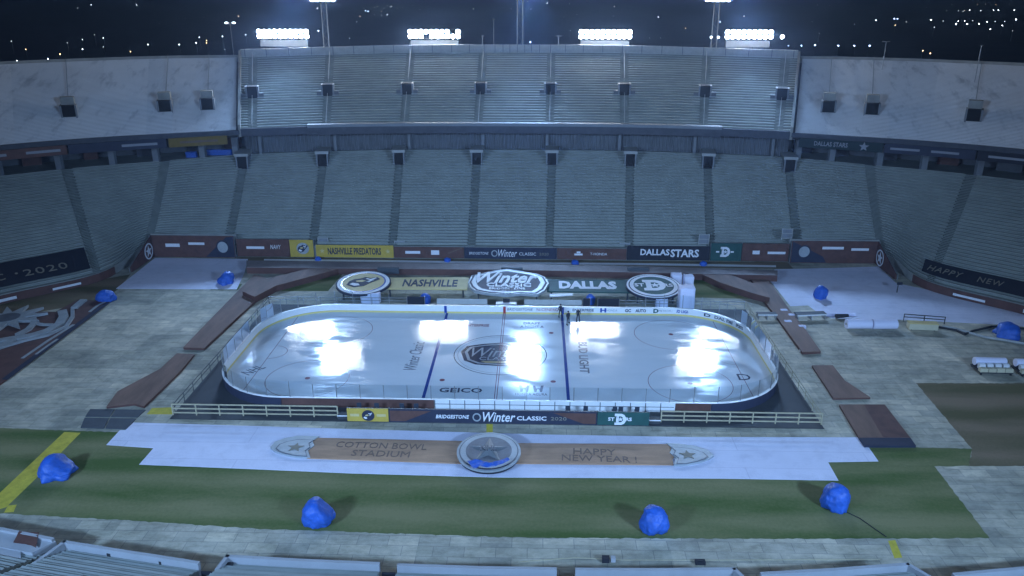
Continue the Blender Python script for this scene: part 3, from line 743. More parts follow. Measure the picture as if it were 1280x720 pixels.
def disc(t, c, ux, uy, rx, ry, m, d=.03, name='emblem'):
    uz = Vector(ux).normalized().cross(Vector(uy).normalized()); return MB().prism(ellipse(c, ux, uy, rx, ry, 32), uz*d).build(name, M[m], t)
def oval_ring(t, c, ux, uy, rx, ry, k, m, d=.04, name='ring'):
    uz = Vector(ux).normalized().cross(Vector(uy).normalized()); return MB().ring(ellipse(c, ux, uy, rx*k, ry*k, 40), ellipse(c, ux, uy, rx, ry, 40), uz*d).build(name, M[m], t)
Z = Vector((0, 0, 1))
def logo_D(t, c, ux, uy, s, m_d, m_star, d=.05):
    """block letter D with a star in its hole and wings"""
    ux = Vector(ux).normalized(); uy = Vector(uy).normalized(); uz = ux.cross(uy); c = Vector(c)
    out = [c+ux*x*s+uy*y*s for x, y in [(-.62, .72), (.15, .72), (.5, .55), (.68, .22), (.68, -.22), (.5, -.55), (.15, -.72), (-.62, -.72), (-.62, -.42), (-.45, -.42), (-.45, .42), (-.62, .42)]]
    inn = [c+ux*x*s+uy*y*s for x, y in [(-.14, .40), (.08, .40), (.24, .32), (.34, .14), (.34, -.14), (.24, -.32), (.08, -.40), (-.14, -.40), (-.14, -.3), (-.14, -.1), (-.14, .1), (-.14, .3)]]
    e = MB().ring(inn, out, uz*d).build('letter_emblem', M[m_d], t)
    MB().prism(star(c+ux*.08*s, ux, uy, .30*s), uz*(d+.01)).build('star', M[m_star], e)
def logo_cat(t, c, ux, uy, s, d=.05):
    """abstract head-shaped emblem in navy, white and gold strokes"""
    ux = Vector(ux).normalized(); uy = Vector(uy).normalized(); uz = ux.cross(uy); c = Vector(c)
    q = lambda pts, k, m, nm='emblem': MB().prism([c+ux*x*s+uy*y*s for x, y in pts], uz*(d+k)).build(nm, M[m], t)
    e = q([(-.75, -.35), (-.35, -.6), (.1, -.45), (.35, -.1), (.75, .35), (.6, .55), (.25, .45), (0, .55), (-.2, .38), (-.5, .3), (-.7, .05)], 0, 'sign_navy')
    q([(-.62, -.28), (-.35, -.46), (-.1, -.38), (-.2, -.2), (-.5, -.12)], .012, 'lettering_white', 'teeth')
    q([(-.4, .1), (-.1, .22), (.1, .12), (-.05, -.02), (-.3, -.02)], .014, 'pale_gold', 'eye_patch')
    q([(.05, .34), (.3, .2), (.58, .44), (.5, .48), (.28, .32), (.12, .42)], .016, 'lettering_white', 'stroke')
    q([(.1, .05), (.28, .0), (.5, .24), (.44, .28)], .018, 'silver', 'stroke')

Yw = 36.3
# left to right along the wall
t, a, ux, n = wall_panel(-57.5, -44.15, 35.6, 3.6, M['sign_brown'], 'tall brown wall banner at the left corner with pale marks and a shield emblem')
dash(t, a, ux, n, 3.4, 2.0, 2.3, .55); dash(t, a, ux, n, 7.3, 2.3, 2.6, .4)
MB().prism([a+ux*8.6+n*.14+Z*.1, a+ux*13.3+n*.14+Z*.1, a+ux*13.3+n*.14+Z*3.5, a+ux*12.2+n*.14+Z*3.4], n*.012).build('navy_corner', M['sign_navy'], t)
disc(t, a+ux*11.5+n*.155+Z*1.75, ux, Z, 1.05, 1.15, 'silver'); oval_ring(t, a+ux*11.5+n*.165+Z*1.75, ux, Z, 1.05, 1.15, .8, 'sign_navy')
t, a, ux, n = wall_panel(-57.5, -57.5, 27.9, .8, M['sign_brown'], 'wedge shaped brown banner at the left corner carrying a round pale crest', Y1=35.5, h1=3.6)
_c = a+ux*6.0+n*.16+Z*1.45
oval_ring(t, _c, ux, Z, 1.35, 1.3, .82, 'lettering_white'); MB().prism(star(_c, ux, Z, .95), n*.05).build('star', M['lettering_white'], t)
t, a, ux, n = wall_panel(-44.0, -35.5, Yw, 2.9, M['sign_brown'], 'plain brown wall banner with two white wordmarks, left of the small yellow banner')
dash(t, a, ux, n, 3.0, 1.5, 2.9, .42); word(t, a, ux, n, 6.3, 1.65, 'NAVY', 1.7, .7, shear=.2)
t, a, ux, n = wall_panel(-35.4, -31.6, Yw, 2.85, M['sign_yellow'], 'small yellow wall banner with a dark round emblem')
disc(t, a+ux*2.1+n*.155+Z*1.45, ux, Z, 1.0, .95, 'silver'); logo_cat(t, a+ux*2.1+n*.17+Z*1.45, ux, Z, 1.15)
t, a, ux, n = wall_panel(-31.2, -18.7, Yw, 2.05, M['sign_yellow'], 'long yellow wall banner lettered NASHVILLE PREDATORS in navy')
word(t, a, ux, n, 6.2, 1.05, 'NASHVILLE PREDATORS', 8.6, 1.15, 'lettering_dark', bold=.02)
for q in (1.0, 11.6): MB().prism(star(a+ux*q+n*.15+Z*1.05, ux, Z, .45), n*.02).build('star', M['pale_gold'], t)
t, a, ux, n = wall_panel(-18.6, -7.4, Yw, 1.85, M['sign_brown'], 'low brown wall banner with two pale wordmarks, right of the NASHVILLE PREDATORS banner')
dash(t, a, ux, n, 3.0, .95, 2.4, .45); dash(t, a, ux, n, 6.6, .95, 1.3, .75)
MB().poly([a+ux*8.5+n*.16+Z*.9, a+ux*10.9+n*.16+Z*1.8, a+ux*11.15+n*.16+Z*1.8, a+ux*8.8+n*.16+Z*.75]).build('stripe', M['leather_dark'], t)
t, a, ux, n = wall_panel(-7.3, 7.4, Yw, 1.85, M['sign_navy'], 'low navy wall banner lettered Winter CLASSIC 2020 at the middle of the far wall')
word(t, a, ux, n, 2.3, .9, 'BRIDGESTONE', 3.1, .42, shear=.2); oval_ring(t, a+ux*4.8+n*.16+Z*.9, ux, Z, .5, .55, .7, 'silver')
word(t, a, ux, n, 6.9, .95, 'Winter', 3.0, 1.2, shear=.3); word(t, a, ux, n, 10.1, .85, 'CLASSIC', 2.7, .5); word(t, a, ux, n, 12.7, .85, '2020', 1.5, .42, 'lettering_dim')
t, a, ux, n = wall_panel(7.5, 18.5, Yw, 1.85, M['sign_brown'], 'low brown wall banner with a tiny white emblem, left of DALLAS STARS')
dash(t, a, ux, n, 3.4, .85, 1.3, .3); dash(t, a, ux, n, 3.4, 1.2, .6, .3); word(t, a, ux, n, 6.6, .95, 'T-HONDA', 2.7, .42)
t, a, ux, n = wall_panel(18.6, 31.6, Yw, 2.35, M['sign_black'], 'dark wall banner lettered DALLAS STARS in white')
word(t, a, ux, n, 4.4, 1.35, 'DALLAS', 4.6, 1.05, bold=.03); word(t, a, ux, n, 9.1, 1.2, 'STARS', 4.5, 1.3, bold=.03)
t, a, ux, n = wall_panel(31.8, 36.6, Yw, 2.9, M['sign_green'], 'dark green wall banner with a white letter D emblem')
logo_D(t, a+ux*2.2+n*.155+Z*1.5, ux, Z, 1.15, 'lettering_white', 'lettering_white')
for s in (-1, 1): dash(t, a, ux, n, 2.2+s*1.15, 1.5, .5, .25)
t, a, ux, n = wall_panel(36.7, 44.0, Yw, 2.9, M['sign_brown'], 'brown wall banner with a white mark, right of the green D banner')
dash(t, a, ux, n, 2.2, 1.45, 1.1, .6); dash(t, a, ux, n, 5.4, 1.4, 2.8, .4)
t, a, ux, n = wall_panel(44.15, 57.5, 35.6, 3.6, M['sign_brown'], 'tall brown wall banner at the right corner with pale marks and a shield emblem')
MB().prism([a+ux*.1+n*.14+Z*.1, a+ux*5.6+n*.14+Z*.1, a+ux*5.0+n*.14+Z*1.1, a+ux*.1+n*.14+Z*3.5], n*.012).build('navy_corner', M['sign_navy'], t)
disc(t, a+ux*2.0+n*.155+Z*1.85, ux, Z, 1.05, 1.1, 'silver'); oval_ring(t, a+ux*2.0+n*.165+Z*1.85, ux, Z, 1.05, 1.1, .8, 'sign_navy')
dash(t, a, ux, n, 6.4, 2.5, 3.3, .42); dash(t, a, ux, n, 10.6, 2.3, 2.7, .4)
t, a, ux, n = wall_panel(57.5, 57.5, 35.5, 3.6, M['sign_brown'], 'wedge shaped brown banner at the right corner carrying a round pale crest', Y1=27.9, h1=.8)
_c = a+ux*1.6+n*.16+Z*1.45
oval_ring(t, _c, ux, Z, 1.35, 1.3, .82, 'lettering_white'); MB().prism(star(_c, ux, Z, .95), n*.05).build('star', M['lettering_white'], t)
# low brown skirting banners at the ends and the dark lettered cloths over the front rows
def skirt(s, label, marks, gold=None):
    t = thing('field_banner', label, 'banner', (65*s, 20, 0))
    Us = us(5.72*s, 8.3*s, 20); mb = MB()
    for i in range(20):
        a, b = low(Us[i], -.02), low(Us[i+1], -.02); a.z = b.z = .1
        nn = (b-a).normalized().cross(Z)*(1 if s > 0 else -1)
        mb.prism([a, b, b-nn*.12, a-nn*.12], 1.15)
    mb.build('panel', M['sign_brown'], t)
    for (u0, u1, m, hh) in marks:
        a, b = low(u0*s, -.028), low(u1*s, -.028); a.z = b.z = .65
        MB().bar(a, b, .06, hh).build('mark', M[m], t)
skirt(-1, 'low brown skirting banner with pale dashes below the dark 2020 cloth', [(6.22, 6.52, 'lettering_white', .32), (6.85, 7.08, 'lettering_white', .4), (7.3, 7.38, 'pale_gold', .7), (7.5, 7.62, 'pale_gold', .4)])
skirt(1, 'low brown skirting banner with pale dashes below the HAPPY NEW YEAR cloth', [(6.3, 6.62, 'lettering_white', .32), (6.95, 7.1, 'lettering_white', .5), (7.35, 7.8, 'lettering_white', .32)])
def cloth(s, ua, ub, v0, v1, label, texts):
    t = thing('seat_cloth', label, 'banner', low((ua+ub)/2*s, 0))
    mb = MB(); Us = us(ua*s, ub*s, 16)
    mb.strip([low(u, v0, .75) for u in Us], [low(u, v1, .95) for u in Us]).build('cloth', M['sign_black'], t)
    for (txt, u, v, w, h) in texts:
        c = low(u*s, v, .0); e = low((u+.1)*s, v)-c; e = e*(s); e.z = 0
        if s < 0: e = (low(u*s+.1, v)-c); e.z = 0
        up = low(u*s, v+.05)-low(u*s, v); ex = e.normalized(); up = (up-ex*up.dot(ex)).normalized()
        lettering('wordmark', txt, M['lettering_dim'], t, low(u*s, v, .93)+ex.cross(up)*.12, ex, up, w, h, .03, spacing=1.15)
cloth(-1, 6.07, 8.4, .015, .20, 'black cloth over the front seats at left, lettered 2020', [('2020', 6.52, .075, 5.6, 1.5), ('.', 6.78, .085, .4, .4), ('C', 6.93, .08, 1.4, 1.5)])
cloth(1, 5.85, 8.4, .015, .12, 'black cloth over the front seats at right, lettered HAPPY NEW YEAR', [('HAPPY', 6.14, .06, 4.6, 1.15), ('NEW', 6.6, .06, 3.1, 1.15), ('YEAR', 7.03, .06, 4.2, 1.15)])

for px, py, lab in ((404, 303, 'small pale barrier panel above the left end of the NASHVILLE PREDATORS banner'), (499.5, 307, 'small pale barrier panel above the right end of the NASHVILLE PREDATORS banner'), (781, 309.5, 'small pale barrier panel above the left end of the DALLAS STARS banner'), (880, 299, 'small pale barrier panel above the right end of the DALLAS STARS banner'), (984, 292, 'small pale barrier panel between the two brown banners on the right')):
    c = PY(px, py, 37.4); t = thing('barrier_panel', lab, 'barrier', c); m1 = MB()
    for q in (-.8, .8): m1.box(c+Vector((q, 0, -.1)), (.09, .09, 1.9))
    for q in (-.75, 0, .75): m1.box(c+Vector((0, 0, q)), (1.55, .07, .08))
    m1.build('frame', M['column_paint'], t); MB().box(c+Vector((0, .06, 0)), (1.5, .03, 1.45)).build('mesh_infill', M['fascia_paint'], t)
# ================================================================== white ground cloths
def cloth_sheet(label, pts, z, group=None):
    t = MB().prism([Vector((p.x, p.y, .012)) for p in pix(pts)], z).build('ground_cloth', M['cloth_white']); tag(t, label, 'ground cloth', group); return t
cloth_sheet('long white cloth laid on the near grass under the strap and star medallion', [(167, 528.5), (320, 533), (460, 537.3), (680, 543.5), (860, 546.7), (1077, 547), (1098, 577), (1035, 578), (1048, 601), (900, 598.5), (800, 598), (620, 597), (440, 592), (300, 586), (174, 581), (192, 560.5), (133, 556.5), (150, 538), (157, 538)], .03)
cloth_sheet('white cloth covering the floor in the far left corner by the wedge banner', [(145, 361), (194, 322.5), (310, 324), (306, 340), (296, 362)], .03)
cloth_sheet('large white cloth covering the floor in the far right corner', [(963, 352), (968, 337), (1098, 333.5), (1120, 354), (1200, 371), (1300, 396), (1300, 410), (1240, 405.5), (1130, 400), (1040, 398), (1025, 393), (1010, 382), (988, 383)], .03)
ln = sheet('white_kerb', pix([(330, 324), (494, 325.5), (640, 328), (785, 329), (890, 330.5), (970, 332), (970, 334.5), (785, 331.5), (640, 330), (494, 328), (330, 326)]), M['white_paint'], .05)

# ================================================================== far stage and boardwalks
def boardwalk(label, pts, z, top='wood_brown', edge='sign_brown', name='boardwalk'):
    """pts: picture outline of the top surface; built at height z with its side faces below"""
    t = thing(name, label, 'walkway', P(*pts[0], z)*1.0)
    t.location.z = 0
    q = [P(x, y, z) for x, y in pts]
    MB().prism([Vector((p.x, p.y, .02)) for p in q], z-.08).build('side_skirt', M[edge], t)
    MB().prism([Vector((p.x, p.y, z-.055)) for p in q], .055).build('top_boards', M[top], t)
    return t
st = boardwalk('long raised brown stage platform across the far side behind the team signs', [(308, 325.5), (640, 329.5), (785, 332), (972, 338), (972, 344), (640, 337), (308, 334)], 1.05, 'stage_top')
for px in (486, 640, 797):
    p = P(px, 337, 1.0); tag(MB().box(p+Vector((0, -.35, .0)), (3.2, .5, .9)).build('equipment_case', M['plate_grey']), {486: 'dark case on the stage edge behind the yellow disc sign', 640: 'dark case on the stage edge behind the shield sign', 797: 'dark case on the stage edge behind the green disc sign'}[px], 'case')
boardwalk('angled brown ramp arm on the left running from the stage towards the left walkway', [(392, 334), (424, 335.5), (345, 357), (318, 371), (303, 364), (318, 352)], .95)
boardwalk('angled brown ramp arm on the right running from the stage towards the right walkway', [(868, 338), (905, 340), (955, 359), (962, 372), (940, 366), (900, 353)], .95)
boardwalk('long straight brown walkway descending on the left of the rink', [(318, 343), (346, 352), (322, 373), (255, 435), (229, 434), (296, 365)], .35)
boardwalk('brown walkway on the left near the yellow mark, shaped like a flaring guitar neck', [(221, 441.5), (243, 442.5), (226, 463), (180, 507.5), (168, 504), (133, 508), (147, 489), (200, 461)], .3)
boardwalk('long straight brown walkway descending on the right of the rink', [(935, 343), (955, 342), (987, 387), (1007, 412), (1026, 439), (1003, 440), (974, 400), (956, 377)], .35)
boardwalk('short flaring brown walkway piece right of the rink fence', [(1015, 456.5), (1041, 456.5), (1056, 475.5), (1088, 496.5), (1042, 497.5)], .25)
bw = boardwalk('wide brown walkway slab nearest the front right, with a dark navy end', [(1049, 505.5), (1106, 505.5), (1138, 547), (1074, 547)], .25)
q = [P(x, y, .25) for x, y in [(1074, 547), (1138, 547), (1145, 557), (1081, 557)]]
MB().prism([Vector((p.x, p.y, .02)) for p in q], .23).build('navy_end', M['sign_navy'], bw)
q = [P(x, y, .256) for x, y in [(1080, 506), (1105.5, 506), (1137, 546.5), (1104, 546.5)]]
MB().prism(q, .006).build('dark_half', M['sign_brown'], bw)  # right half in a darker brown
for pts, lab in (([(113, 512), (143, 512.5), (137, 521.5), (107, 521)], 'small grey floor plate, top left of the four beside the lawn'), ([(145, 512.5), (182, 513), (172, 522), (139, 521.5)], 'small grey floor plate, top right of the four beside the lawn'), ([(106, 523), (136, 523.5), (130, 536), (101, 535)], 'small grey floor plate, bottom left of the four beside the lawn'), ([(138, 523.5), (170, 524), (158, 537), (132, 536)], 'small grey floor plate, bottom right of the four beside the lawn')):
    tag(MB().prism(pix(pts, .01), .08).build('floor_plate', M['plate_grey']), lab, 'floor plate', 'grey floor plates')

# ================================================================== the ground spur panel on the left
sp = thing('spur_panel', 'flat brown ground panel at left with a big silver spur shape on it', 'display panel', P(40, 430))
MB().prism(pix([(-90, 510), (-10, 490), (9, 475), (137, 378.5), (98, 375.5), (70, 391), (40, 391), (-20, 396), (-90, 415)], .02), .16).build('panel', M['sign_brown'], sp)
def on_panel(name, pts, h, m): return MB().prism(pix(pts, .185), h).build(name, M[m], sp)
on_panel('rim_strip', [(9, 475), (137, 378.5), (134, 377.5), (120, 386), (2, 474)], .02, 'sign_navy')
def band(pts, w, name, h, m):
    q = [P(x, y, .2) for x, y in pts]; mb = MB(); L = []; Rr = []
    for i, p in enumerate(q):
        d = (q[min(i+1, len(q)-1)]-q[max(i-1, 0)]).normalized(); n_ = Vector((-d.y, d.x, 0)); L.append(p+n_*w/2); Rr.append(p-n_*w/2)
    for i in range(len(q)-1): mb.prism([L[i], L[i+1], Rr[i+1], Rr[i]], h)
    return mb.build(name, M[m], sp)
band([(78, 390), (80, 397), (75, 406), (60, 415), (40, 421), (15, 425), (-15, 430)], 1.1, 'spur_heel_band', .3, 'silver')
band([(91, 388), (91, 397), (83, 409), (60, 420), (30, 427), (0, 436), (-15, 441)], .45, 'spur_heel_edge', .25, 'silver')
band([(105, 376), (93, 386)], .9, 'spur_button', .25, 'silver')
band([(22, 423), (12, 429), (0, 435), (-20, 445)], .9, 'spur_arm', .3, 'silver')
band([(22, 420), (36, 413), (43, 405), (42, 398)], .7, 'spur_shank', .3, 'silver')
band([(42, 405), (55, 407), (66, 407)], .4, 'spur_chain', .25, 'silver')
rw = P(10, 400, .2)
MB().prism(star(rw, (1, 0, 0), (0, 1, 0), 4.6, .45, 11), .35).build('spur_rowel', M['silver'], sp)
MB().prism(ellipse(rw+Vector((0, 0, .36)), (1, 0, 0), (0, 1, 0), 1.5, 1.5, 24), .05).build('rowel_hub', M['silver_dark'], sp)
band([(28, 448), (60, 426), (92, 406)], .38, 'wordmark_strip', .05, 'silver')
band([(45, 443), (60, 432), (72, 424)], .28, 'wordmark_strip', .05, 'silver')
band([(112, 390), (122, 382), (131, 377.5)], .35, 'wordmark_strip', .05, 'silver')

# ================================================================== tilted signs behind the rink
TK = math.tan(R(5.4)); Y0 = 20.2; Z0 = 1.25
UXs = Vector((1, 0, 0)); UYs = Vector((0, 1, TK)).normalized(); UZs = UXs.cross(UYs)
def pl(px, py, dz=0.): return PS(px, py, Z0+dz, Y0, TK)
def legs(t, cs):
    for c in cs: MB().tube((c.x, c.y, 0), (c.x, c.y, c.z-.05), .12, n=6).build('leg', M['dark_steel'], t)
def rim_disc(name, label, cx, cy, rxp, ryp, cat):
    c = pl(cx, cy, .3); rx = (pl(cx+rxp, cy, .3)-pl(cx-rxp, cy, .3)).length/2; ry = (pl(cx, cy-ryp, .3)-pl(cx, cy+ryp, .3)).length/2
    t = thing(name, label, cat, (c.x, c.y, 0)); return t, c, rx, ry
def stack(t, c, rx, ry, layers):
    h = 0
    for nm, k, m, th in layers:
        MB().prism(ellipse(c+UZs*h, UXs, UYs, rx*k, ry*k, 56), UZs*th).build(nm, M[m], t); h += th
    return c+UZs*h
t, c, rx, ry = rim_disc('disc_sign', 'tilted oval sign with gold centre and dark animal-head emblem, left of the NASHVILLE strip', 454.5, 355.5, 34, 14.6, 'sign')
legs(t, [c+UXs*x+UYs*y for x, y in ((-2.4, -2.2), (2.4, -2.2), (-2.4, 2.2), (2.4, 2.2))])
e = stack(t, c, rx, ry, [('base_disc', 1, 'sign_navy', .3), ('white_ring', .95, 'lettering_white', .03), ('navy_ring', .82, 'mark_blue', .02), ('centre_disc', .76, 'pale_gold', .02)])
logo_cat(t, e, UXs, UYs, 2.9, .04)
t, c, rx, ry = rim_disc('disc_sign', 'tilted oval green sign with white D and star emblem, right of the DALLAS strip', 816.8, 359.7, 34.6, 15, 'sign')
legs(t, [c+UXs*x+UYs*y for x, y in ((-2.4, -2.2), (2.4, -2.2), (-2.4, 2.2), (2.4, 2.2))])
e = stack(t, c, rx, ry, [('base_disc', 1, 'sign_navy', .3), ('silver_ring', .97, 'lettering_white', .03), ('navy_ring', .90, 'sign_navy', .02), ('white_ring', .86, 'lettering_white', .02), ('centre_disc', .72, 'sign_green', .02)])
logo_D(t, e, UXs, UYs, 2.35, 'lettering_white', 'lettering_white', .04)
for s, tx in ((-1, 'ST'), (1, 'RS')): lettering('wordmark', tx, M['lettering_white'], t, e+UXs*(s*2.0)+UZs*.03, UXs, UYs, 1.35, 1.0, .03, bold=.02)
# strips
def strip_sign(label, corners, m):
    q = [pl(x, y) for x, y in corners]; c = sum(q, Vector())/4
    t = thing('strip_sign', label, 'sign', (c.x, c.y, 0)); MB().prism(q, UZs*.2).build('panel', M[m], t)
    legs(t, [q[0]*.9+c*.1, q[1]*.9+c*.1, q[2]*.9+c*.1, q[3]*.9+c*.1]); return t, c
t, c = strip_sign('pale gold strip sign lettered NASHVILLE on the tilted display behind the rink', [(484, 348.5), (586, 348), (584, 363), (482, 362)], 'pale_gold')
lettering('wordmark', 'NASHVILLE', M['lettering_dark'], t, pl(538, 355.5)+UZs*.2, UXs, UYs, 7.7, 2.3, .04, bold=.025)
t, c = strip_sign('dark green strip sign lettered DALLAS on the tilted display behind the rink', [(682, 350.5), (786, 351.5), (790, 367), (684, 365.5)], 'sign_green')
lettering('wordmark', 'DALLAS', M['lettering_white'], t, pl(734.5, 358)+UZs*.2, UXs, UYs, 8.1, 2.5, .06, bold=.05)
# shield
hx = [(585, 356), (590, 347), (603, 344.5), (618, 341), (634, 339.2), (652, 342), (670, 345), (681, 349), (686, 357), (681, 365.5), (672, 371), (650, 370), (634, 371.5), (610, 369.5), (594, 366.5), (588, 362)]
c = pl(635, 356, .3); t = thing('shield_sign', 'large tilted shield sign lettered Winter CLASSIC in silver and navy behind the rink', 'sign', (c.x, c.y, 0))
def scaled(k, dz): return [c+(pl(x, y, .3)-c)*k+UZs*dz for x, y in hx]
MB().prism(scaled(1, 0), UZs*.4).build('base_shield', M['silver'], t)
MB().prism(scaled(.96, .4), UZs*.03).build('navy_border', M['sign_navy'], t)
MB().prism(scaled(.91, .43), UZs*.03).build('silver_border', M['silver'], t)
MB().prism(scaled(.80, .46), UZs*.02).build('navy_field', M['sign_navy'], t)
lettering('wordmark', 'Winter', M['lettering_white'], t, pl(634, 351.5, .3)+UZs*.48, UXs, UYs, 8.6, 3.4, .12, shear=.35, bold=.02)
lettering('wordmark', 'CLASSIC', M['lettering_white'], t, pl(636, 360.3, .3)+UZs*.48, UXs, UYs, 6.2, 1.15, .1, bold=.02)
lettering('wordmark', 'BRIDGESTONE', M['silver'], t, pl(634, 364.6, .3)+UZs*.48, UXs, UYs, 5.0, .7, .05)
lettering('wordmark', '2020', M['silver'], t, pl(634, 369, .3)+UZs*.46, UXs, UYs, 1.6, .7, .05)
legs(t, [c+UXs*x+UYs*y for x, y in ((-4, -2.5), (4, -2.5), (-4, 2.5), (4, 2.5), (0, 0))])

# ================================================================== the rink
HX, HY, RC = 30.48, 12.95, 8.53
def rink_path(off=0., n=14):
    pts = []; r = RC+off
    for cx, cy, a0 in ((HX-RC, HY-RC, 0), (-(HX-RC), HY-RC, 90), (-(HX-RC), -(HY-RC), 180), (HX-RC, -(HY-RC), 270)):
        for i in range(n+1):
            a = R(a0+90*i/n); pts.append(Vector((cx+r*math.cos(a), cy+r*math.sin(a), 0)))
    return pts
DK = thing('rink_deck', 'dark navy deck floor running round the outside of the rink boards', 'deck', (0, 0, 0))
MB().prism([(-32.4, -16.05, .012), (32.4, -16.05, .012), (32.4, 15.5, .012), (-32.4, 15.5, .012)], .04).build('deck_floor', M['deck_navy'], DK)
ice = MB().poly([p+Vector((0, 0, .06)) for p in rink_path(.06)]).build('ice', M['ice']); ice['kind'] = 'structure'
ZI = .064
rk = thing('ice_markings', 'painted lines, circles and lettering in the ice of the hockey rink', 'rink marking', (0, 0, 0))
def imark(name, pts, m, dz=0.): return MB().poly([Vector((p[0], p[1], ZI+dz)) for p in pts]).build(name, M[m], rk)
def half_y(x):
    ax = abs(x); return HY if ax < HX-RC else HY-RC+math.sqrt(max(0, RC*RC-(ax-HX+RC)**2))
for x in (-7.62, 7.62): imark('blue_line', [(x-.17, -HY), (x+.17, -HY), (x+.17, HY), (x-.17, HY)], 'ice_blue', .014)
for x in (-.15, .1): imark('red_line', [(x-.035, -HY), (x+.035, -HY), (x+.035, HY), (x-.035, HY)], 'ice_red', .014)
for x in (-27.13, 27.13): h = half_y(x); imark('goal_line', [(x-.03, -h), (x+.03, -h), (x+.03, h), (x-.03, h)], 'ice_red')
def circ(name, x, y, r, w, m, a0=0, a1=360, n=56):
    mb = MB(); A = [R(a0+(a1-a0)*i/n) for i in range(n+1)]
    mb.strip([Vector((x+math.cos(a)*(r-w), y+math.sin(a)*(r-w), ZI)) for a in A], [Vector((x+math.cos(a)*r, y+math.sin(a)*r, ZI)) for a in A]); return mb.build(name, M[m], rk)
for sx in (-1, 1):
    for sy in (-1, 1):
        circ('faceoff_circle', 21.03*sx, 6.71*sy, 4.57, .06, 'ice_red')
        for cx, r in ((21.03, .30), (6.1, .30)):
            imark('faceoff_dot', [(cx*sx+math.cos(R(a))*r, 6.71*sy+math.sin(R(a))*r) for a in range(0, 360, 20)], 'ice_red', .002)
    circ('goal_crease', 27.13*sx, 0, 1.83, .06, 'ice_red', 90 if sx > 0 else -90, 270 if sx > 0 else 90, 24)
circ('centre_circle', 0, .2, 5.5, .10, 'ice_navy')
circ('centre_circle', 0, .2, 5.05, .07, 'ice_silver')
def hexa(k): return [(x*k, .2+y*k) for x, y in [(-4.1, .5), (-3.6, 1.9), (-2, 2.5), (0, 2.9), (2, 2.5), (3.6, 1.9), (4.1, .5), (3.6, -1.6), (2.4, -2.5), (0, -2.8), (-2.4, -2.5), (-3.6, -1.6)]]
imark('crest_border', hexa(1.15), 'ice_navy', .002); imark('crest_silver', hexa(1.04), 'ice_silver', .004); imark('crest_field', hexa(.95), 'ice_navy', .006); 
imark('crest_gold', [(-2.2, -1.75), (2.2, -1.75), (1.6, -2.2), (-1.6, -2.2)], 'ice_gold', .008)
def itext(s, x, y, w, h, m='ice_dark', ux=(1, 0, 0), uy=(0, 1, 0), **k): return lettering('ice_wordmark', s, M[m], rk, (x, y, ZI+.01), ux, uy, w, h, .004, **k)
itext('Winter', -.1, .7, 6.6, 2.5, 'ice_silver', shear=.35); itext('CLASSIC', 0, -1.05, 4.8, .85, 'ice_silver')
p = P(576, 488.5); itext('GEICO', p.x, p.y, 4.6, 1.05, bold=.02)
p = P(664, 486.5)
for dx in (-.75, .75):
    imark('ice_emblem', [(p.x+dx+a, p.y+b) for a, b in [(-.6, .75), (-.3, .75), (-.22, .1), (.22, .1), (.3, .75), (.6, .75), (.42, -.75), (.18, -.75), (.12, -.15), (-.12, -.15), (-.18, -.75), (-.42, -.75)]], 'ice_dark', .002)
p = P(664, 493.5); itext('HONDA ACURA', p.x, p.y, 3.4, .55)
p = P(597, 407.3); itext('ENTERPRISE', p.x, p.y, 3.0, .8, 'ice_red', bold=.02)
p = P(665, 406.6); itext('DRAFT', p.x, p.y+.5, 2.2, .75, bold=.03); itext('A NIGHT A', p.x, p.y-.6, 3.0, .75, bold=.03)
a, b = P(524, 428), P(512, 463); d = (b-a).normalized()
itext('Winter Classic', (a.x+b.x)/2, (a.y+b.y)/2, (b-a).length, 1.5, 'ice_grey', ux=-d, uy=(d.y, -d.x, 0), shear=.3)
a, b = P(728, 428), P(731, 467); d = (b-a).normalized()
itext('BUD LIGHT', (a.x+b.x)/2, (a.y+b.y)/2, (b-a).length, 1.1, 'ice_grey', ux=d, uy=(-d.y, d.x, 0), bold=.02)
p = P(317, 463); itext('NHL', p.x, p.y, 2.4, 1.4, 'ice_grey', ux=(.55, .83, 0), uy=(-.83, .55, 0))
p = P(930, 472); itext('D', p.x, p.y, 1.4, 1.5, 'ice_dark'); 

BD = thing('rink_boards', 'white dasher boards with clear glass round the hockey rink', 'rink boards', (0, 0, 0))
ip, op = rink_path(.0), rink_path(.16)
def seg(mb, z0, z1, o0, o1, fil=None):
    a, b = rink_path(o0), rink_path(o1); n = len(a)
    for i in range(n):
        j = (i+1) % n; q = (a[i]+a[j])/2
        if fil and not fil(q): continue
        mb.prism([a[i]+Z*z0, a[j]+Z*z0, b[j]+Z*z0, b[i]+Z*z0], z1-z0)
    return mb
seg(MB(), .30, 1.07, 0, .10).build('inner_board', M['board_white'], BD)
seg(MB(), .05, .29, -.02, .10).build('kick_plate', M['kick_yellow'], BD)
seg(MB(), 1.075, 1.13, -.02, .26).build('top_rail', M['board_white'], BD)
near = lambda q: q.y < -(HY-.5)
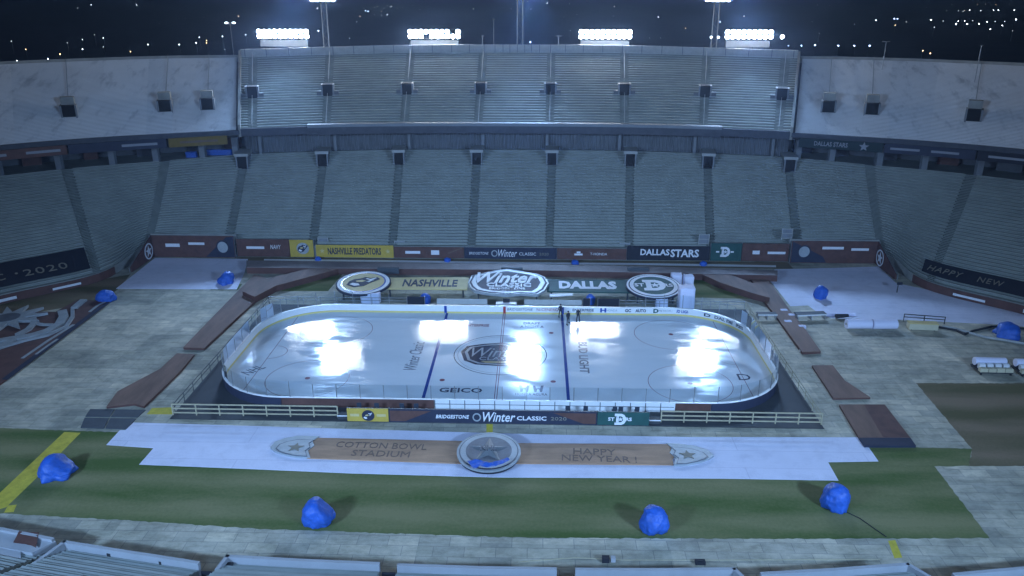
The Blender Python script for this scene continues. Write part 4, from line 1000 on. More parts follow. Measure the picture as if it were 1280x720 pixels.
# outer face by lengths
def outer(x0, x1, y, m, nm, zt=1.07, z0=.05, th=.14, gap=.105):
    s = -1 if y < 0 else 1
    return MB().prism([(x0, y+s*gap, z0), (x1, y+s*gap, z0), (x1, y+s*(gap+th), z0), (x0, y+s*(gap+th), z0)], zt-z0).build(nm, M[m], BD)
outer(-21.9, -6.2, -HY, 'sign_brown', 'outer_board'); outer(-6.15, 18.3, -HY, 'board_white', 'outer_board'); outer(18.35, 21.9, -HY, 'sign_brown', 'outer_board')
outer(-21.9, 21.9, HY, 'sign_navy', 'outer_board')
for s in (-1, 1):
    seg(MB(), .05, 1.07, .105, .24, lambda q: q.x*s > HX-RC+.1 and q.y < -(HY-RC)*.9 and q.x*s < 29.3).build('outer_board', M['board_blue'], BD)
    seg(MB(), .05, 1.07, .105, .24, lambda q: q.x*s > HX-RC+.1 and not (q.y < -(HY-RC)*.9 and q.x*s < 29.3)).build('outer_board', M['sign_navy'], BD)
# door frames and posts on the white length
x = -6.1
while x < 18.2:
    MB().box((x, -HY-.25, .55), (.07, .04, 1.02)).build('board_post', M['dark_steel'], BD); x += 1.53
for x0, x1 in ((-6.1, 18.2),): MB().box(((x0+x1)/2, -HY-.258, .62), (x1-x0, .03, .05)).build('board_rail', M['dark_steel'], BD)
# adverts on the inside of the far boards
def ad(px, txt, w, h, m, **k):
    p = PY(px, 388, HY); lettering('board_advert', txt, M[m], BD, (p.x, HY-.002, .70), (1, 0, 0), (0, 0, 1), w, h, .008, **k)
ad(650, 'BRIDGESTONE', 3.4, .34, 'lettering_dark', shear=.2); ad(686, 'N-CENERGY', 3.2, .4, 'mark_red'); ad(729, 'ENTERPRISE', 2.8, .38, 'lettering_dark', bold=.02)
ad(754, 'H', .8, .6, 'mark_blue', bold=.05); ad(765, 'HONDA', 1.4, .3, 'silver'); ad(785, 'GC', .8, .45, 'lettering_dark', bold=.04); ad(801, 'AUTO', 1.4, .45, 'lettering_dark', bold=.04)
ad(820, 'D', .7, .6, 'sign_green', bold=.05); ad(834, 'METROPLEX', 2.2, .28, 'silver')
for px, m in ((557, 'mark_blue'), (703.3, 'mark_blue'), (630.6, 'mark_red')):
    p = PY(px, 390, HY); MB().box((p.x, HY-.035, .6), (.34, .02, 1.0)).build('line_stripe', M[m], BD)
for aa, txt, m in ((80, 'BUD LIGHT', 'mark_blue'), (58, 'D', 'lettering_dark'), (46, 'DAL', 'silver_dark'), (36, 'STARS', 'lettering_dark'), (24, 'SPORTS', 'silver_dark')):
    c_ = Vector((HX-RC, HY-RC, .7)); d = Vector((math.cos(R(aa)), math.sin(R(aa)), 0))
    lettering('board_advert', txt, M[m], BD, c_+d*(RC-.035), (d.y, -d.x, 0), (0, 0, 1), {'BUD LIGHT': 2.4, 'D': .9, 'DAL': 1.6, 'STARS': 1.0, 'SPORTS': 1.4}[txt], .42, .012, bold=.03)
# glass: a pane per panel and a post between
path = rink_path(.13, 16); L = [0]
for i in range(len(path)): L.append(L[-1]+(path[(i+1) % len(path)]-path[i]).length)
def at_len(s):
    s %= L[-1]
    for i in range(len(path)):
        if s <= L[i+1]: t_ = (s-L[i])/max(1e-6, L[i+1]-L[i]); return path[i].lerp(path[(i+1) % len(path)], t_)
NG = 66
for k in range(NG):
    s0, s1 = L[-1]*k/NG, L[-1]*(k+1)/NG; a, b = at_len(s0+.03), at_len(s1-.03); mid = (a+b)/2
    h = 1.8 if abs(mid.x) > 19 else 1.5
    if mid.y > 0 and abs(mid.x) < 16: h = 0
    if h:
        am = at_len((s0+s1)/2)
        mb = MB()
        for p0, p1 in ((a, am), (am, b)): mb.quad(p0+Z*1.13, p1+Z*1.13, p1+Z*(1.13+h), p0+Z*(1.13+h))
        mb.build('glass_pane', M['clear_glass'], BD)
    if h: MB().tube(at_len(s0)+Z*1.1, at_len(s0)+Z*(1.13+h), .042, n=4).build('glass_post', M['steel'], BD)

# ---- fences round the deck
def rail_fence(label, pts, step, rails, h, m, z0=.12, t0=.07, group=None):
    t = thing('rail_fence', label, 'fence', Vector(pts[0])*1)
    for p0, p1 in zip(pts[:-1], pts[1:]):
        p0, p1 = Vector(p0), Vector(p1); n = max(1, round((p1-p0).length/step))
        for i in range(n+1):
            p = p0.lerp(p1, i/n); MB().box(p+Z*(z0+h/2), (t0*1.3, t0*1.3, h)).build('post', M[m], t)
        for k in range(rails):
            zz = z0+h*(1-k*.38)-.04; MB().bar(p0+Z*zz, p1+Z*zz, t0*.8, t0*1.5).build('rail', M[m], t)
    return t
rail_fence('pale wooden rail fence along the front left edge of the rink deck', [(-32.3, -15.35, 0), (-15.6, -15.35, 0)], 2.4, 3, 1.25, 'fence_wood', t0=.09)
rail_fence('pale wooden rail fence along the front right edge of the rink deck', [(16.6, -15.35, 0), (32.3, -15.35, 0)], 2.4, 3, 1.25, 'fence_wood', t0=.09)
rail_fence('thin dark post fence along the left end of the rink deck', [(-32.3, -14.9, 0), (-32.3, 15.4, 0)], 2.4, 2, 1.1, 'dark_steel', t0=.045)
rail_fence('thin dark post fence with pale rails along the right end of the rink deck', [(32.3, -14.9, 0), (32.3, 15.4, 0)], 2.4, 2, 1.1, 'fence_wood', t0=.05)
rail_fence('grey rail fence behind the far left corner of the rink boards', [(-32.3, 15.45, 0), (-13.4, 15.45, 0)], 2.4, 2, 1.1, 'steel', t0=.05)
rail_fence('grey rail fence behind the far right corner of the rink boards', [(14.0, 15.45, 0), (32.2, 15.45, 0)], 2.4, 2, 1.1, 'steel', t0=.05)
# ---- the front sign
t, a, ux, n = wall_panel(-14.45, -10.35, -16.0, 1.4, M['sign_yellow'], 'yellow panel with dark round emblem at the left end of the front sign', name='front_sign')
disc(t, a+ux*2.1+n*.155+Z*.67, ux, Z, .62, .6, 'sign_navy'); logo_cat(t, a+ux*2.1+n*.18+Z*.67, ux, Z, .75)
for q in (.75, 3.4): dash(t, a, ux, n, q, .7, .9, .28, 'pale_gold')
t, a, ux, n = wall_panel(-10.3, 10.2, -16.0, 1.4, M['sign_navy'], 'long navy front sign lettered Winter CLASSIC 2020 between the yellow and green panels', name='front_sign')
MB().prism([a+ux*.1+n*.14+Z*.1, a+ux*1.6+n*.14+Z*.1, a+ux*4.2+n*.14+Z*1.25, a+ux*.1+n*.14+Z*1.25], n*.012).build('brown_corner', M['sign_brown'], t)
MB().prism([a+ux*16.2+n*.14+Z*1.25, a+ux*20.4+n*.14+Z*1.25, a+ux*20.4+n*.14+Z*.1, a+ux*19.2+n*.14+Z*.1], n*.012).build('brown_corner', M['sign_brown'], t)
word(t, a, ux, n, 6.3, .68, 'BRIDGESTONE', 3.3, .40, shear=.2, bold=.02); oval_ring(t, a+ux*8.7+n*.16+Z*.66, ux, Z, .42, .46, .7, 'silver')
word(t, a, ux, n, 10.9, .72, 'Winter', 3.2, 1.05, shear=.3, bold=.01); word(t, a, ux, n, 14.1, .62, 'CLASSIC', 2.9, .46, bold=.02); word(t, a, ux, n, 16.75, .62, '2020', 1.55, .36, 'lettering_dim')
t, a, ux, n = wall_panel(10.25, 15.3, -16.0, 1.4, M['sign_green'], 'dark green panel with white D emblem at the right end of the front sign', name='front_sign')
logo_D(t, a+ux*2.2+n*.155+Z*.68, ux, Z, .85, 'lettering_white', 'lettering_white')
for s, tx in ((-1, 'ST'), (1, 'RS')): word(t, a, ux, n, 2.2+s*.85, .68, tx, .62, .38, bold=.03)
for x0, lab in ((-15.0, 'low dark gap platform with a pale front edge left of the yellow front panel'), (15.95, 'low dark gap platform with a pale front edge right of the green front panel')):
    t = thing('gate_step', lab, 'step', (x0, -15.4, 0)); MB().box((x0, -15.3, .3), (1.1, .8, .45)).build('platform', M['deck_navy'], t); MB().box((x0, -15.74, .5), (1.1, .06, .1)).build('edge', M['white_paint'], t)

# ---- benches behind the boards
def team_bench(label, x0, x1, y):
    t = thing('team_bench', label, 'bench', ((x0+x1)/2, y, 0))
    MB().box(((x0+x1)/2, y, .62), (x1-x0, .45, .07)).build('seat', M['white_paint'], t)
    MB().box(((x0+x1)/2, y+.45, 1.05), (x1-x0, .06, .75)).build('backrest', M['column_paint'], t)
    n = int((x1-x0)/1.8)
    for i in range(n+1): MB().box((x0+.1+(x1-x0-.2)*i/n, y, .36), (.08, .4, .46)).build('leg', M['steel'], t)
team_bench('long white team bench behind the far boards left of the scorer table', -9.2, -2.4, 14.3)
team_bench('long grey-white team bench behind the far boards right of the scorer table', 2.6, 10.3, 14.3)
def screen_box(label, x0, x1, y, h=1.5):
    t = thing('bench_screen', label, 'screen', ((x0+x1)/2, y, 0)); MB().box(((x0+x1)/2, y, .12+h/2), (x1-x0, .1, h)).build('panel', M['sign_black'], t)
    for q in (x0, x1): MB().box((q, y+.15, .12+h/2), (.1, .3, h)).build('frame', M['steel'], t)
screen_box('dark screen panel behind the far boards, left of the bench tarpaulin', -13.2, -10.9, 14.9)
screen_box('short dark screen panel behind the far boards, right of the two people', 10.5, 11.4, 14.9)
screen_box('wide dark screen panel behind the far boards, right of the bench with a blue top', 12.5, 15.3, 14.9)
t = thing('scorer_table', 'white scorer table with a small black monitor behind the far boards', 'table', (.2, 14.6, 0))
MB().box((.2, 14.6, .95), (2.8, .8, .08)).build('tabletop', M['white_paint'], t)
for q in (-1.1, 1.5): MB().box((q, 14.6, .52), (.1, .7, .8)).build('leg', M['white_paint'], t)
mo = MB().box((.2, 14.6, 1.3), (.9, .08, .55)).build('monitor', M['cloth_dark'], t)
# folding chairs in the boxes on the near side
def chair():
    t = thing('folding_chair', 'dark folding chair seen over the white near boards', 'chair', (0, 0, 0), 'dark folding chairs in the near boxes')
    MB().box((0, 0, .46), (.46, .44, .05)).build('seat', M['seat_dark'], t); MB().box((0, -.24, .82), (.46, .05, .42)).build('backrest', M['seat_dark'], t)
    for sx in (-.2, .2):
        for sy in (-.2, .2): MB().bar((sx, sy, 0), (sx, sy, .46), .04).build('leg', M['dark_steel'], t)
    return t
ch = chair(); first = True
for px, py, k in ((449, 505, 0), (471, 505.5, 0), (503, 506, 0), (520, 506.5, 0), (710, 509, 1), (732, 509.5, 1), (768, 510.5, 1), (776, 510.5, 1), (796, 511, 1)):
    c = ch if first else copy_tree(ch); first = False
    p = PY(px, py, -13.9); c.location = (p.x, -13.95, .125); c.rotation_euler = (0, 0, random.uniform(-.25, .25))
    c['label'] = 'dark folding chair beside the white near boards, under the green panel' if k else 'dark folding chair beside the brown near boards, above the yellow panel'
    c['group'] = 'folding chairs by the white near boards' if k else 'folding chairs by the brown near boards'

# ================================================================== strap and medallion
bl = thing('strap_display', 'giant brown leather strap with silver pointed tips laid on the white cloth', 'display', P(611, 564))
def gp(pts, z): return [P(x, y, z) for x, y in pts]
for nm, pts in (('strap', [(397, 548.5), (571, 552.5), (615, 553.5), (615, 581), (570, 580), (384, 573.5), (380, 566), (388, 560), (388, 553)]), ('strap', [(615, 555), (838, 556.5), (838, 563), (845, 569), (840, 575), (842, 582), (615, 580)])):
    MB().prism(gp(pts, .05), .12).build(nm, M['leather'], bl)
for nm, pts in (('tip', [(338, 561), (344, 554.5), (356, 550), (372, 547), (399, 547.5), (391, 553), (393, 559), (385, 565), (388, 573.5), (371, 573), (354, 569.5), (343, 565.5)]), ('tip', [(892, 571), (884, 564.5), (868, 559.5), (852, 557.3), (833, 556), (840, 562), (837, 568), (845, 574), (842, 583.3), (858, 582.8), (876, 579), (887, 575)])):
    o = MB().prism(gp(pts, .05), .20).build(nm, M['silver'], bl)
    q = gp(pts, .25); cc = sum(q, Vector())/len(q)
    MB().prism([cc+(p-cc)*.80 for p in q], .03).build('inlay', M['silver_dark'], o)
    MB().prism([cc+(p-cc)*.74+Vector((0, 0, .02)) for p in q], .03).build('inlay', M['silver'], o)
    MB().prism(star(cc+Vector((0, 0, .03)), (1, 0, 0), (0, 1, 0), .8), .06).build('star', M['lettering_dim'], o)
def stext(s, x, y, w, h, yaw=-.03): lettering('wordmark', s, M['leather_dark'], bl, P(x, y, .175), (math.cos(yaw), math.sin(yaw), 0), (-math.sin(yaw), math.cos(yaw), 0), w, h, .02)
stext('COTTON BOWL', 477, 557, 8.6, 1.0); stext('STADIUM', 476, 567, 5.4, 1.0)
stext('HAPPY', 743, 564.5, 3.9, 1.0); stext('NEW YEAR !', 749, 573.2, 6.8, 1.0)
c = P(611, 563.5, .85); rx = (P(651, 563.5, .85)-P(571, 563.5, .85)).length/2; ry = (P(611, 541.5, .85)-P(611, 586, .85)).length/2*1.0
UYm = Vector((0, 1, math.tan(R(3)))).normalized(); UXm = Vector((1, 0, 0)); UZm = UXm.cross(UYm)
mat('medal_star', (.24, .26, .27), .5, .3, var=.15)
mat('med_field', (.15, .16, .18), .5, .3, var=.2)
md = thing('medallion', 'round silver medallion with a raised star at the middle of the strap', 'medallion', (c.x, c.y, 0))
MB().prism(ellipse((c.x, c.y, .2), UXm, (0, 1, 0), rx*.93, ry*.93, 56), .55).build('base_drum', M['sign_black'], md)
MB().prism(ellipse(c-UZm*.2, UXm, UYm, rx, ry, 64), UZm*.18).build('rim_disc', M['silver'], md)
MB().prism(ellipse(c-UZm*.02, UXm, UYm, rx*.93, ry*.93, 64), UZm*.02).build('dark_groove', M['silver_dark'], md)
MB().prism(ellipse(c, UXm, UYm, rx*.89, ry*.89, 64), UZm*.04).build('bead_ring', M['silver'], md)
MB().prism(ellipse(c+UZm*.04, UXm, UYm, rx*.72, ry*.72, 64), UZm*.02).build('dark_field', M['silver_dark'], md)
MB().prism(ellipse(c+UZm*.06, UXm, UYm, rx*.68, ry*.68, 64), UZm*.02).build('field', M['med_field'] if 'med_field' in M else M['silver_dark'], md)
so = MB(); pts = star(c+UZm*.08, UXm, UYm, rx*.66, .40, sy=ry/rx); apex = c+UZm*.38
for i in range(10): so.poly([pts[i], pts[(i+1) % 10], apex])
sto = so.build('star', M['medal_star'], md)
lettering('wordmark', 'NHL', M['silver_dark'], md, c+UZm*.30-UYm*.05, UXm, UYm, 1.5, .7, .1, bold=.03)

# ================================================================== blue tarpaulins over covered machines
from mathutils import noise as mnoise
def tarp(px, py, w, h, seed, label, group=None, lobe=None, flare=.25, depth=None):
    """px,py: foot of the tarp in the picture; w,h metres"""
    rnd = random.Random(seed); p = P(px, py); bm = bmesh.new(); bmesh.ops.create_icosphere(bm, subdivisions=5, radius=1)
    w *= .88; h *= .92; depth = depth or w; S_ = Vector((seed*3.7, seed*1.3, 0))
    ridge = lambda q: 1-abs(mnoise.noise(q))*2
    for v in bm.verts:
        q = v.co.copy(); a = math.atan2(q.y, q.x); n1 = mnoise.noise(q*1.1+S_)
        cell = mnoise.noise(Vector((round(q.x*2.2+.3*n1), round(q.y*2.2), round(q.z*2.2)))*.77+S_)
        wr = .06*ridge(q*1.7+S_)+.028*ridge(q*4.1+S_*2)+.012*ridge(q*8.5+S_)
        drop = max(0., -q.z+.25)
        fold = .05*drop*math.sin(a*7+4*n1+seed)+.02*drop*math.sin(a*15+seed*2)
        k = 1+n1*.20+wr-.06+fold+.03*cell
        if q.z < -.05: k *= 1+flare*min(1, (-.05-q.z)*1.8)*(.5+.9*mnoise.noise(Vector((math.cos(a)*1.4, math.sin(a)*1.4, 0))+S_))
        zz = (q.z*(1+.5*(k-1))+.62)/1.62
        x = q.x*k*w/2; y = q.y*k*depth/2
        if lobe and lobe[0]*q.x > .15: zz *= 1-.42*min(1, (lobe[0]*q.x-.15)*1.6); x *= 1+lobe[1]*(lobe[0]*q.x-.15)
        v.co = Vector((x, y, max(.02, zz*h)))
    me = bpy.data.meshes.new('tarpaulin'); bm.to_mesh(me); bm.free(); me.materials.append(M['tarp_blue'])
    for i, f in enumerate(me.polygons): f.use_smooth = True
    o = bpy.data.objects.new('tarpaulin', me); col.objects.link(o); o.location = (p.x, p.y+depth*.25, 0.0); o.rotation_euler = (0, 0, rnd.uniform(-.2, .2))
    tag(o, label, 'tarpaulin', group); return o
TG = 'blue tarpaulins over machines'
tarp(66, 598, 2.9, 2.0, 1, 'crumpled blue tarpaulin heap lying on the yellow line at front left', TG, lobe=(1, .35), flare=.5)
tarp(395, 658, 2.7, 2.3, 2, 'blue tarpaulin heap on the near lawn below the strap\'s left end', TG, lobe=(1, .25), flare=.15)
tarp(818, 666.5, 2.5, 2.2, 3, 'boxy blue tarpaulin heap on the near lawn below the strap\'s right end', TG, flare=.1)
tarp(1046, 638, 2.5, 2.3, 4, 'upright blue tarpaulin heap on the near lawn at front right, nearest the slab', TG, flare=.2)
tarp(282, 355, 2.6, 1.9, 5, 'small blue tarpaulin heap on the green patch beside the far left white cloth', TG, lobe=(-1, .3), flare=.4)
tarp(131, 377.5, 2.7, 1.7, 6, 'blue tarpaulin heap at the tip of the brown spur panel', TG, flare=.15)
tarp(1026.5, 374, 2.1, 2.0, 7, 'round blue tarpaulin heap alone on the far right white cloth', TG, flare=.1)
tarp(1262, 423, 3.0, 2.0, 8, 'wide blue tarpaulin heap at the right edge behind the cable', TG, flare=.5)
tarp(397, 326, 1.1, .7, 9, 'tiny blue tarpaulin bundle at the foot of the NASHVILLE PREDATORS banner', 'tiny blue bundles along the wall')
tarp(559, 327.5, 1.2, .7, 10, 'tiny blue tarpaulin bundle at the wall left of the Winter CLASSIC banner', 'tiny blue bundles along the wall')
tarp(719, 331, 1.3, .8, 11, 'tiny blue tarpaulin bundle at the wall left of the DALLAS STARS banner', 'tiny blue bundles along the wall')
tarp(879.5, 332.5, 1.2, .8, 12, 'tiny blue tarpaulin bundle at the right foot of the DALLAS STARS banner', 'tiny blue bundles along the wall')
tarp(531, 380, 1.7, 1.5, 13, 'blue topped tarpaulin bundle behind the far boards left of the team bench', flare=.1)
o = tarp(738, 381, 1.5, 1.6, 14, 'pale bundle with a blue top behind the far boards, between two dark screens', flare=.1); 
# blue tarpaulin scrap on the medallion's front edge
def scrap(label, pts, z, m, name, cat, amp=.12, h=.12, seed=0):
    q = gp(pts, z); bm = bmesh.new(); f = bm.faces.new([bm.verts.new(p) for p in q]); bmesh.ops.triangulate(bm, faces=[f]); bmesh.ops.subdivide_edges(bm, edges=bm.edges, cuts=3, use_grid_fill=True)
    for v in bm.verts: v.co.z += amp*mnoise.noise(v.co*1.7+Vector((seed, 0, 0)))+amp*.5*mnoise.noise(v.co*4)+amp*.9
    r = bmesh.ops.extrude_face_region(bm, geom=bm.faces[:]); 
    for e in r['geom']:
        if isinstance(e, bmesh.types.BMVert): e.co.z += h*.25
    bmesh.ops.recalc_face_normals(bm, faces=bm.faces)
    me = bpy.data.meshes.new(name); bm.to_mesh(me); bm.free(); me.materials.append(M[m]); o = bpy.data.objects.new(name, me); col.objects.link(o); return tag(o, label, cat)
scrap('crumpled strip of blue tarpaulin draped on the front edge of the silver medallion', [(584, 576.5), (604, 578), (611, 580.5), (620, 578.5), (634, 574.5), (637, 577), (627, 582), (612, 585), (600, 584), (592, 587.5), (588, 583)], .95, 'tarp_blue', 'tarpaulin', 'tarpaulin', .16)

# ================================================================== wrapped tower and bits by the right disc sign
def drape(name, label, cat, cx, cy, w, d, h, m, seed):
    bm = bmesh.new(); bmesh.ops.create_cube(bm, size=1); bmesh.ops.subdivide_edges(bm, edges=bm.edges, cuts=7, use_grid_fill=True)
    for v in bm.verts:
        q = v.co; a = math.atan2(q.y, q.x); k = 1+.07*mnoise.noise(Vector((a*2.5, q.z*1.5, seed)))+.05*math.sin(a*9+seed)*(.5-q.z)
        v.co = Vector((q.x*w*k, q.y*d*k, (q.z+.5)*h*(1+.06*mnoise.noise(q*3+Vector((seed, 0, 0))))))
    bmesh.ops.bevel(bm, geom=[e for e in bm.edges if e.calc_face_angle(0) > 1.2], offset=.06, segments=2, affect='EDGES')
    me = bpy.data.meshes.new(name); bm.to_mesh(me); bm.free(); me.materials.append(M[m])
    for f in me.polygons: f.use_smooth = True
    o = bpy.data.objects.new(name, me); col.objects.link(o); o.location = (cx, cy, 0); return tag(o, label, cat)
p = P(858, 389)
drape('wrapped_tower', 'tall white wrapped stack standing behind the far boards right of the green disc sign', 'wrapped goods', p.x, p.y+.9, 2.0, 1.8, 3.2, 'white_fabric', 3)
p = P(852, 362); drape('wrapped_bundle', 'white wrapped bundle behind the wrapped stack, the left one of two', 'wrapped goods', p.x-.6, p.y+1.5, 1.5, 1.3, 1.9, 'white_fabric', 5)
p = P(860, 362); drape('wrapped_bundle', 'white wrapped bundle behind the wrapped stack, the right one of two', 'wrapped goods', p.x+.2, p.y+1.3, 1.4, 1.3, 1.7, 'white_fabric', 6)
p = P(828, 388); drape('wrapped_bundle', 'low white wrapped bundle below the green disc sign behind the far boards', 'wrapped goods', p.x, p.y+1.2, 1.6, 1.0, 1.3, 'white_fabric', 8)
p = P(462, 381); drape('wrapped_bundle', 'bright white wrapped bundle below the gold disc sign behind the far boards', 'wrapped goods', p.x, p.y+.8, 2.6, 1.0, 1.5, 'white_fabric', 9)
tag(MB().prism([pl(687, 368.5), pl(716, 367.5), pl(716, 369.5), pl(687, 371.5)], .12).build('white_board', M['white_paint']), 'narrow white board lying in front of the DALLAS strip sign', 'board')
for u, lab, w_ in ((-4.72, 'small blue cloth bundle on the left concourse under the yellow strip banner', 1.8), (-4.35, 'wide low blue cloth bundle on the left concourse near the last column', 4.5)):
    q = low(u, 1)+out_n(u)*2.0; o = drape('cloth_bundle', lab, 'cloth', q.x, q.y, w_, 1.0, 1.0, 'tarp_blue', 31); o.location.z = q.z
# ---- right side bits
def roll(label, a, b, r, m, grp):
    t = thing('fabric_roll', label, 'roll', a, grp); o = MB().tube(a, b, r, r, 16); o.build('wrapping', M[m], t, smooth=False)
    d = (Vector(b)-Vector(a)).normalized(); MB().tube(Vector(a)-d*.05, Vector(b)+d*.05, r*.25, n=8).build('core', M['fence_wood'], t)
for (x0, x1, py, lab) in ((1059, 1090, 413, 'left one of two big white wrapped rolls beside the far right cloth'), (1092, 1122, 413.5, 'right one of two big white wrapped rolls beside the far right cloth')):
    a, b = P(x0, py), P(x1, py); r = .62
    roll(lab, a+Vector((0, r, r+.02)), b+Vector((0, r, r+.02)), r, 'white_fabric', 'white wrapped rolls')
a, b = P(1136, 413), P(1172, 414.5)
t = thing('road_case', 'long beige case with a dark rail behind it right of the white rolls', 'case', (a+b)/2)
ud_ = (b-a).normalized(); vd = Vector((-ud_.y, ud_.x, 0)); L_ = (b-a).length
MB().box((a+b)/2+vd*.5+Z*.5, (L_, 1.0, .75), ud_, vd).build('body', M['beige_case'], t); MB().box((a+b)/2+vd*.5+Z*.93, (L_+.06, 1.06, .1), ud_, vd).build('lid', M['pale_gold'], t)
for q in (-.4, .4):
    for e in (.15, .85): MB().tube((a+b)/2+ud_*(L_*q)+vd*e+Vector((0, 0, .0)), (a+b)/2+ud_*(L_*q)+vd*e+Z*.14, .08, n=8).build('caster', M['rubber'], t)
rail_fence('dark metal rail behind the beige case', [P(1130, 402)+Vector((0, .2, 0)), P(1181, 406)+Vector((0, .2, 0))], 2.5, 2, 1.0, 'dark_steel', z0=.02, t0=.07)
def table_long(label, x0, x1, y0, y1, w):
    a, b = P(x0, y0), P(x1, y1); u_ = (b-a).normalized(); v_ = Vector((-u_.y, u_.x, 0)); t = thing('work_bench', label, 'bench', (a+b)/2); L_ = (b-a).length
    MB().box((a+b)/2+v_*w/2+Z*.75, (L_, w, .08), u_, v_).build('top', M['plate_grey'], t); MB().box((a+b)/2+Z*.70, (L_, .05, .16), u_, v_).build('front_edge', M['white_paint'], t)
    for q in (-.46, 0, .46): MB().box((a+b)/2+v_*w/2+u_*(L_*q)+Z*.36, (.1, w*.9, .7), u_, v_).build('leg', M['steel'], t)
table_long('dark topped work bench right of the right walkway', 996, 1033, 401, 399.5, 1.1); table_long('short dark work bench left of the right walkway', 947, 971, 400, 400, .9)
def cart(label, x0, x1, y0, y1):
    a, b = P(x0, y0), P(x1, y1); u_ = (b-a).normalized(); v_ = Vector((-u_.y, u_.x, 0)); L_ = (b-a).length
    t = thing('stacked_trolley', label, 'trolley', (a+b)/2, 'white stacked trolleys')
    MB().box((a+b)/2+v_*1.1+Z*.3, (L_, 2.2, .12), u_, v_).build('bed', M['dark_steel'], t)
    for k in range(4): MB().box((a+b)/2+v_*.25+u_*(L_*(k-1.5)/4)+Z*.58, (L_/4.3, .5, .42), u_, v_).build('crate', M['beige_case'], t)
    for k in range(4): MB().tube((a+b)/2+v_*.95+u_*(L_*(k-1.5)/4.2-.3)+Z*.75, (a+b)/2+v_*.95+u_*(L_*(k-1.5)/4.2+.35)+Z*.75, .33, .33, 10).build('drum', M['white_paint'], t)
    MB().tube((a+b)/2+v_*1.7-u_*(L_*.48)+Z*.95, (a+b)/2+v_*1.7+u_*(L_*.46)+Z*.95, .45, .45, 12).build('long_roll', M['white_fabric'], t)
    for k in range(2): MB().tube((a+b)/2+v_*1.35-u_*(L_*.45)+Z*(.6+.1*k), (a+b)/2+v_*1.35+u_*(L_*.42)+Z*(.6+.1*k), .2, .2, 8).build('tube', M['sign_navy'], t)
    for q in (-.44, .44):
        for e in (.1, 2.1): MB().tube((a+b)/2+v_*e+u_*(L_*q-.06)+Z*.14, (a+b)/2+v_*e+u_*(L_*q+.06)+Z*.14, .14, n=10).build('wheel', M['rubber'], t)
cart('trolley stacked with white rolls and beige crates on the right floor', 1224, 1266, 469, 470); cart('trolley stacked with white rolls cut off by the right picture edge', 1276, 1318, 471, 472)
def cable(label, pts, r, m, z=.05):
    q = [P(x, y, z) for x, y in pts]; mb = MB()
    for a, b in zip(q[:-1], q[1:]): mb.tube(a, b, r, n=6)
    return tag(mb.build('cable', M[m]), label, 'cable')
cable('thick pale pipe winding along the front edge of the far right cloth', [(1178, 408), (1195, 411), (1212, 416), (1230, 421), (1255, 425), (1290, 431)], .16, 'column_paint', .18)
cable('thick dark hose beside the pale pipe at the far right', [(1172, 408.5), (1195, 412.5), (1206, 418), (1215, 414), (1240, 408), (1300, 412)], .14, 'rubber', .15)
cable('thin dark cable running over the lawn from the front right tarpaulin', [(1058, 640), (1075, 648), (1095, 662), (1108, 671)], .035, 'rubber')
cable('thin pale cord along the floor in front of the near stand', [(650, 702), (720, 697), (780, 700), (900, 700), (1100, 699)], .03, 'fence_wood')
p = P(1121, 366); t = thing('small_stand', 'small dark stand alone on the far right cloth near the corner', 'stand', p); MB().tube(p, p+Z*1.3, .07, n=6).build('post', M['dark_steel'], t); MB().box(p+Z*1.4+Vector((.2, 0, 0)), (.7, .2, .35)).build('head', M['cloth_dark'], t)
for k, (x, y, lab) in enumerate(((980, 388, 'white crumpled wrapping on the right walkway, topmost of four'), (990, 394, 'white crumpled wrapping on the right walkway beside the work bench'), (985, 402, 'white crumpled wrapping lying left of the right walkway'), (1003, 408, 'small white crumpled wrapping lowest on the right walkway'))):
    p = P(x, y, .3); drape('crumpled_wrapping', lab, 'wrapping', p.x, p.y, .9, .55, .45, 'white_fabric', 20+k)
for (x, y, lab) in ((1012, 440, 'white plank at the foot of the right walkway'),):
    p = P(x, y); tag(MB().box(p+Z*.12, (2.4, .35, .2)).build('plank', M['white_paint']), lab, 'plank')
p = P(1045, 391); tag(MB().prism([p+Vector((-2, -1.2, 0)), p+Vector((2.2, -1, 0)), p+Vector((1.6, 1.3, 0)), p+Vector((-.6, 1.8, 0))], .4).build('folded_sheet', M['white_fabric']), 'folded white sheet at the left front edge of the far right cloth', 'sheet')
p = P(1052, 398.5); tag(MB().tube(p+Vector((-.8, 0, .35)), p+Vector((.9, .3, .35)), .3, .22, 10).build('machine', M['rubber']), 'small dark machine in front of the folded white sheet', 'machine')

